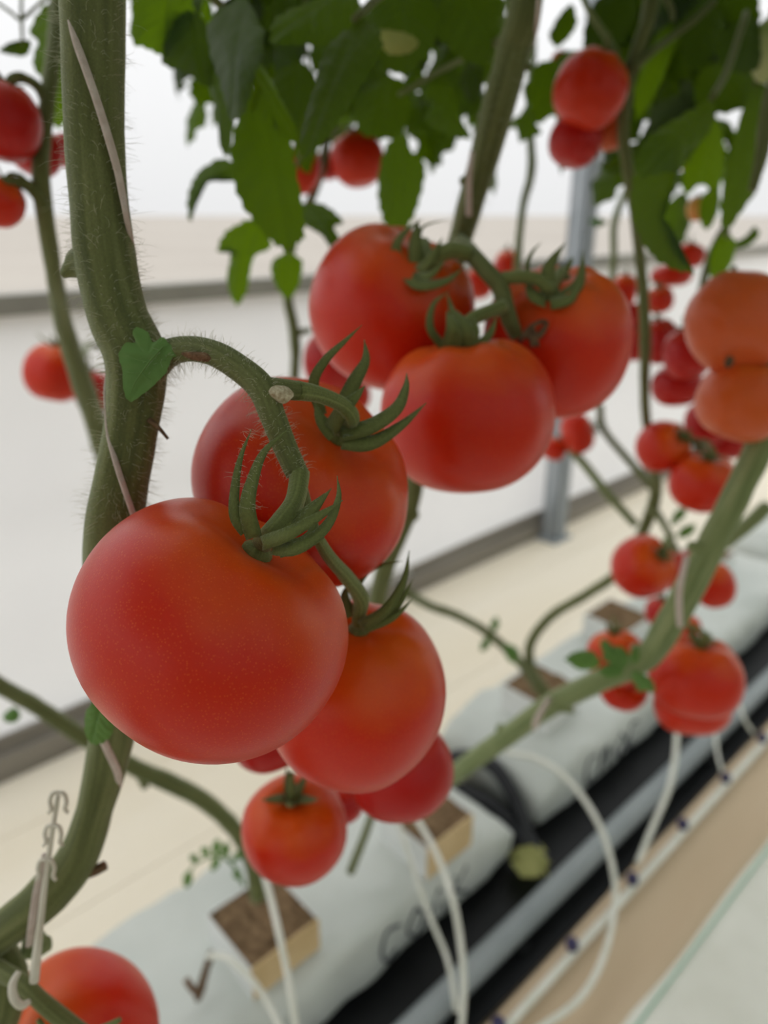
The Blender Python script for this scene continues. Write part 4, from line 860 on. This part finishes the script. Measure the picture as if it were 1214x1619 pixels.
# the rest of the canopy: compound leaves hanging from the vines
def compound(owner, A, dirv, length, seed, n=3, size=.065, mat='leaf'):
    rn = random.Random(seed); dirv = dirv.normalized(); pts = []
    for i in range(5):
        s = i / 4; pts.append((A + dirv * (length * s) - Vector((0, 0, 1)) * (length * .55 * s * s), .0022 * (1 - .6 * s)))
    r = tube('leaf', pts, MT['stem'], owner, seg=6, n=4)
    side = dirv.cross(Vector((0, 0, 1))).normalized(); dn = Vector((0, 0, -1))
    for i in range(n):
        s = .35 + .5 * i / max(n - 1, 1); k = int(s * 4); p = pts[k][0].lerp(pts[min(k + 1, 4)][0], s * 4 - k)
        for sg in (-1, 1):
            L = size * rn.uniform(.7, 1.2); v = (side * sg * rn.uniform(.5, 1) + dn * rn.uniform(.3, 1.1) + dirv * rn.uniform(0, .5)).normalized()
            leaflet(r, p, p + v * L, L * rn.uniform(.5, .68), rn.randrange(NV), mat, Vector((rn.uniform(-.6, .6), rn.uniform(-.8, .2), .8)))
    L = size * 1.2; v = (dirv * .6 + dn * .8).normalized(); leaflet(r, pts[-1][0], pts[-1][0] + v * L, L * .62, rn.randrange(NV), mat, Vector((0, -.4, .8)))
rn = random.Random(21); k = 0
SP = [  # owner, pixel, depth of leaf bases around the visible canopy and above it
 (v1, 300, -260, .55), (v1, 400, -200, .6), (v1, 440, -130, .6),
 (v2, 480, -100, .55), (v2, 540, -130, .62), (v2, 620, -110, .55), (v2, 680, -80, .6), (v2, 740, -110, .56), (v2, 560, -30, .66), (v2, 470, -20, .7), (v2, 640, 10, .7), (v2, 520, 30, .74),
 (v5, 920, -140, .6), (v5, 980, -120, .65), (v5, 1060, -90, .6), (v5, 1120, -60, .62), (v5, 1180, -100, .56), (v5, 1200, -20, .66), (v5, 1100, 10, .72), (v5, 1160, 40, .74), (v5, 1200, 90, .7), (v5, 1090, 60, .8), (v5, 1140, 140, .8)]
for ow, x, y, d in SP:
    a = rn.uniform(-1.2, 1.2); compound(ow, P(x, y, d), CR * math.sin(a) - CB * math.cos(a) * .6 + CR * rn.uniform(-.3, .3), rn.uniform(.06, .11), k, 3, rn.uniform(.055, .075)); k += 1
# unseen leaves added to the same plants above the frame, to shade the fruit
for i in range(40):
    x = rn.uniform(-250, 1450); d = rn.uniform(.3, .95); y = -rn.uniform(330, 900) - (max(0, .6 - d) * 900); ow = (v1, v2, v5)[0 if x < 350 else 1 if x < 850 else 2]
    a = rn.uniform(-3.14, 3.14); compound(ow, P(x, y, d), Vector((math.cos(a), math.sin(a), .1)), rn.uniform(.10, .16), 100 + i, 3, rn.uniform(.07, .10))
# unseen dense foliage added to block light: above this row and behind the camera
def foliage(name, label, n, box, seed, size=.10, avoid=None):
    rn = random.Random(seed); base = [leaflet_geo(q, nl=6, nw=1, droop=.8, cup=.4) for q in range(3)]; V = []; Fc = []
    (u0, u1), (v0, v1), (z0, z1) = box
    for _ in range(n):
        p = RV(rn.uniform(u0, u1), rn.uniform(v0, v1), rn.uniform(z0, z1))
        if avoid and avoid(p): continue
        L = size * rn.uniform(.6, 1.3); y = Vector((rn.uniform(-1, 1), rn.uniform(-1, 1), rn.uniform(-1.4, .1))).normalized()
        f = Vector((rn.uniform(-1, 1), rn.uniform(-1, 1), .8)); z = (f - y * f.dot(y)).normalized(); x = y.cross(z); g, fc = rn.choice(base); o = len(V)
        V += [p + (x * v.x * 1.15 + y * v.y + z * v.z) * L for v in g]; Fc += [tuple(q + o for q in t) for t in fc]
    o = part(name, mesh(name, V, Fc, MT['leaf']), None); return tag(o, label, 'foliage', kind='stuff')
def seen(p):
    q = p - CAM; d = -q.dot(CB)
    return d > -.1 and (q.length < .35 or (d > 0 and abs(q.dot(CR)) / d < .62 and abs(q.dot(CU)) / d < .80))
foliage('row_shade_foliage', 'unseen tomato foliage added above this row to shade the fruit', 3400, ((-1.4, 3.2), (-.38, .55), (1.22, 2.2)), 5, avoid=seen)
foliage('rear_shade_foliage', 'unseen tomato foliage added behind the viewer to block front light', 4200, ((-2.5, 3.0), (-1.35, -.8), (.25, 2.2)), 6, avoid=seen)
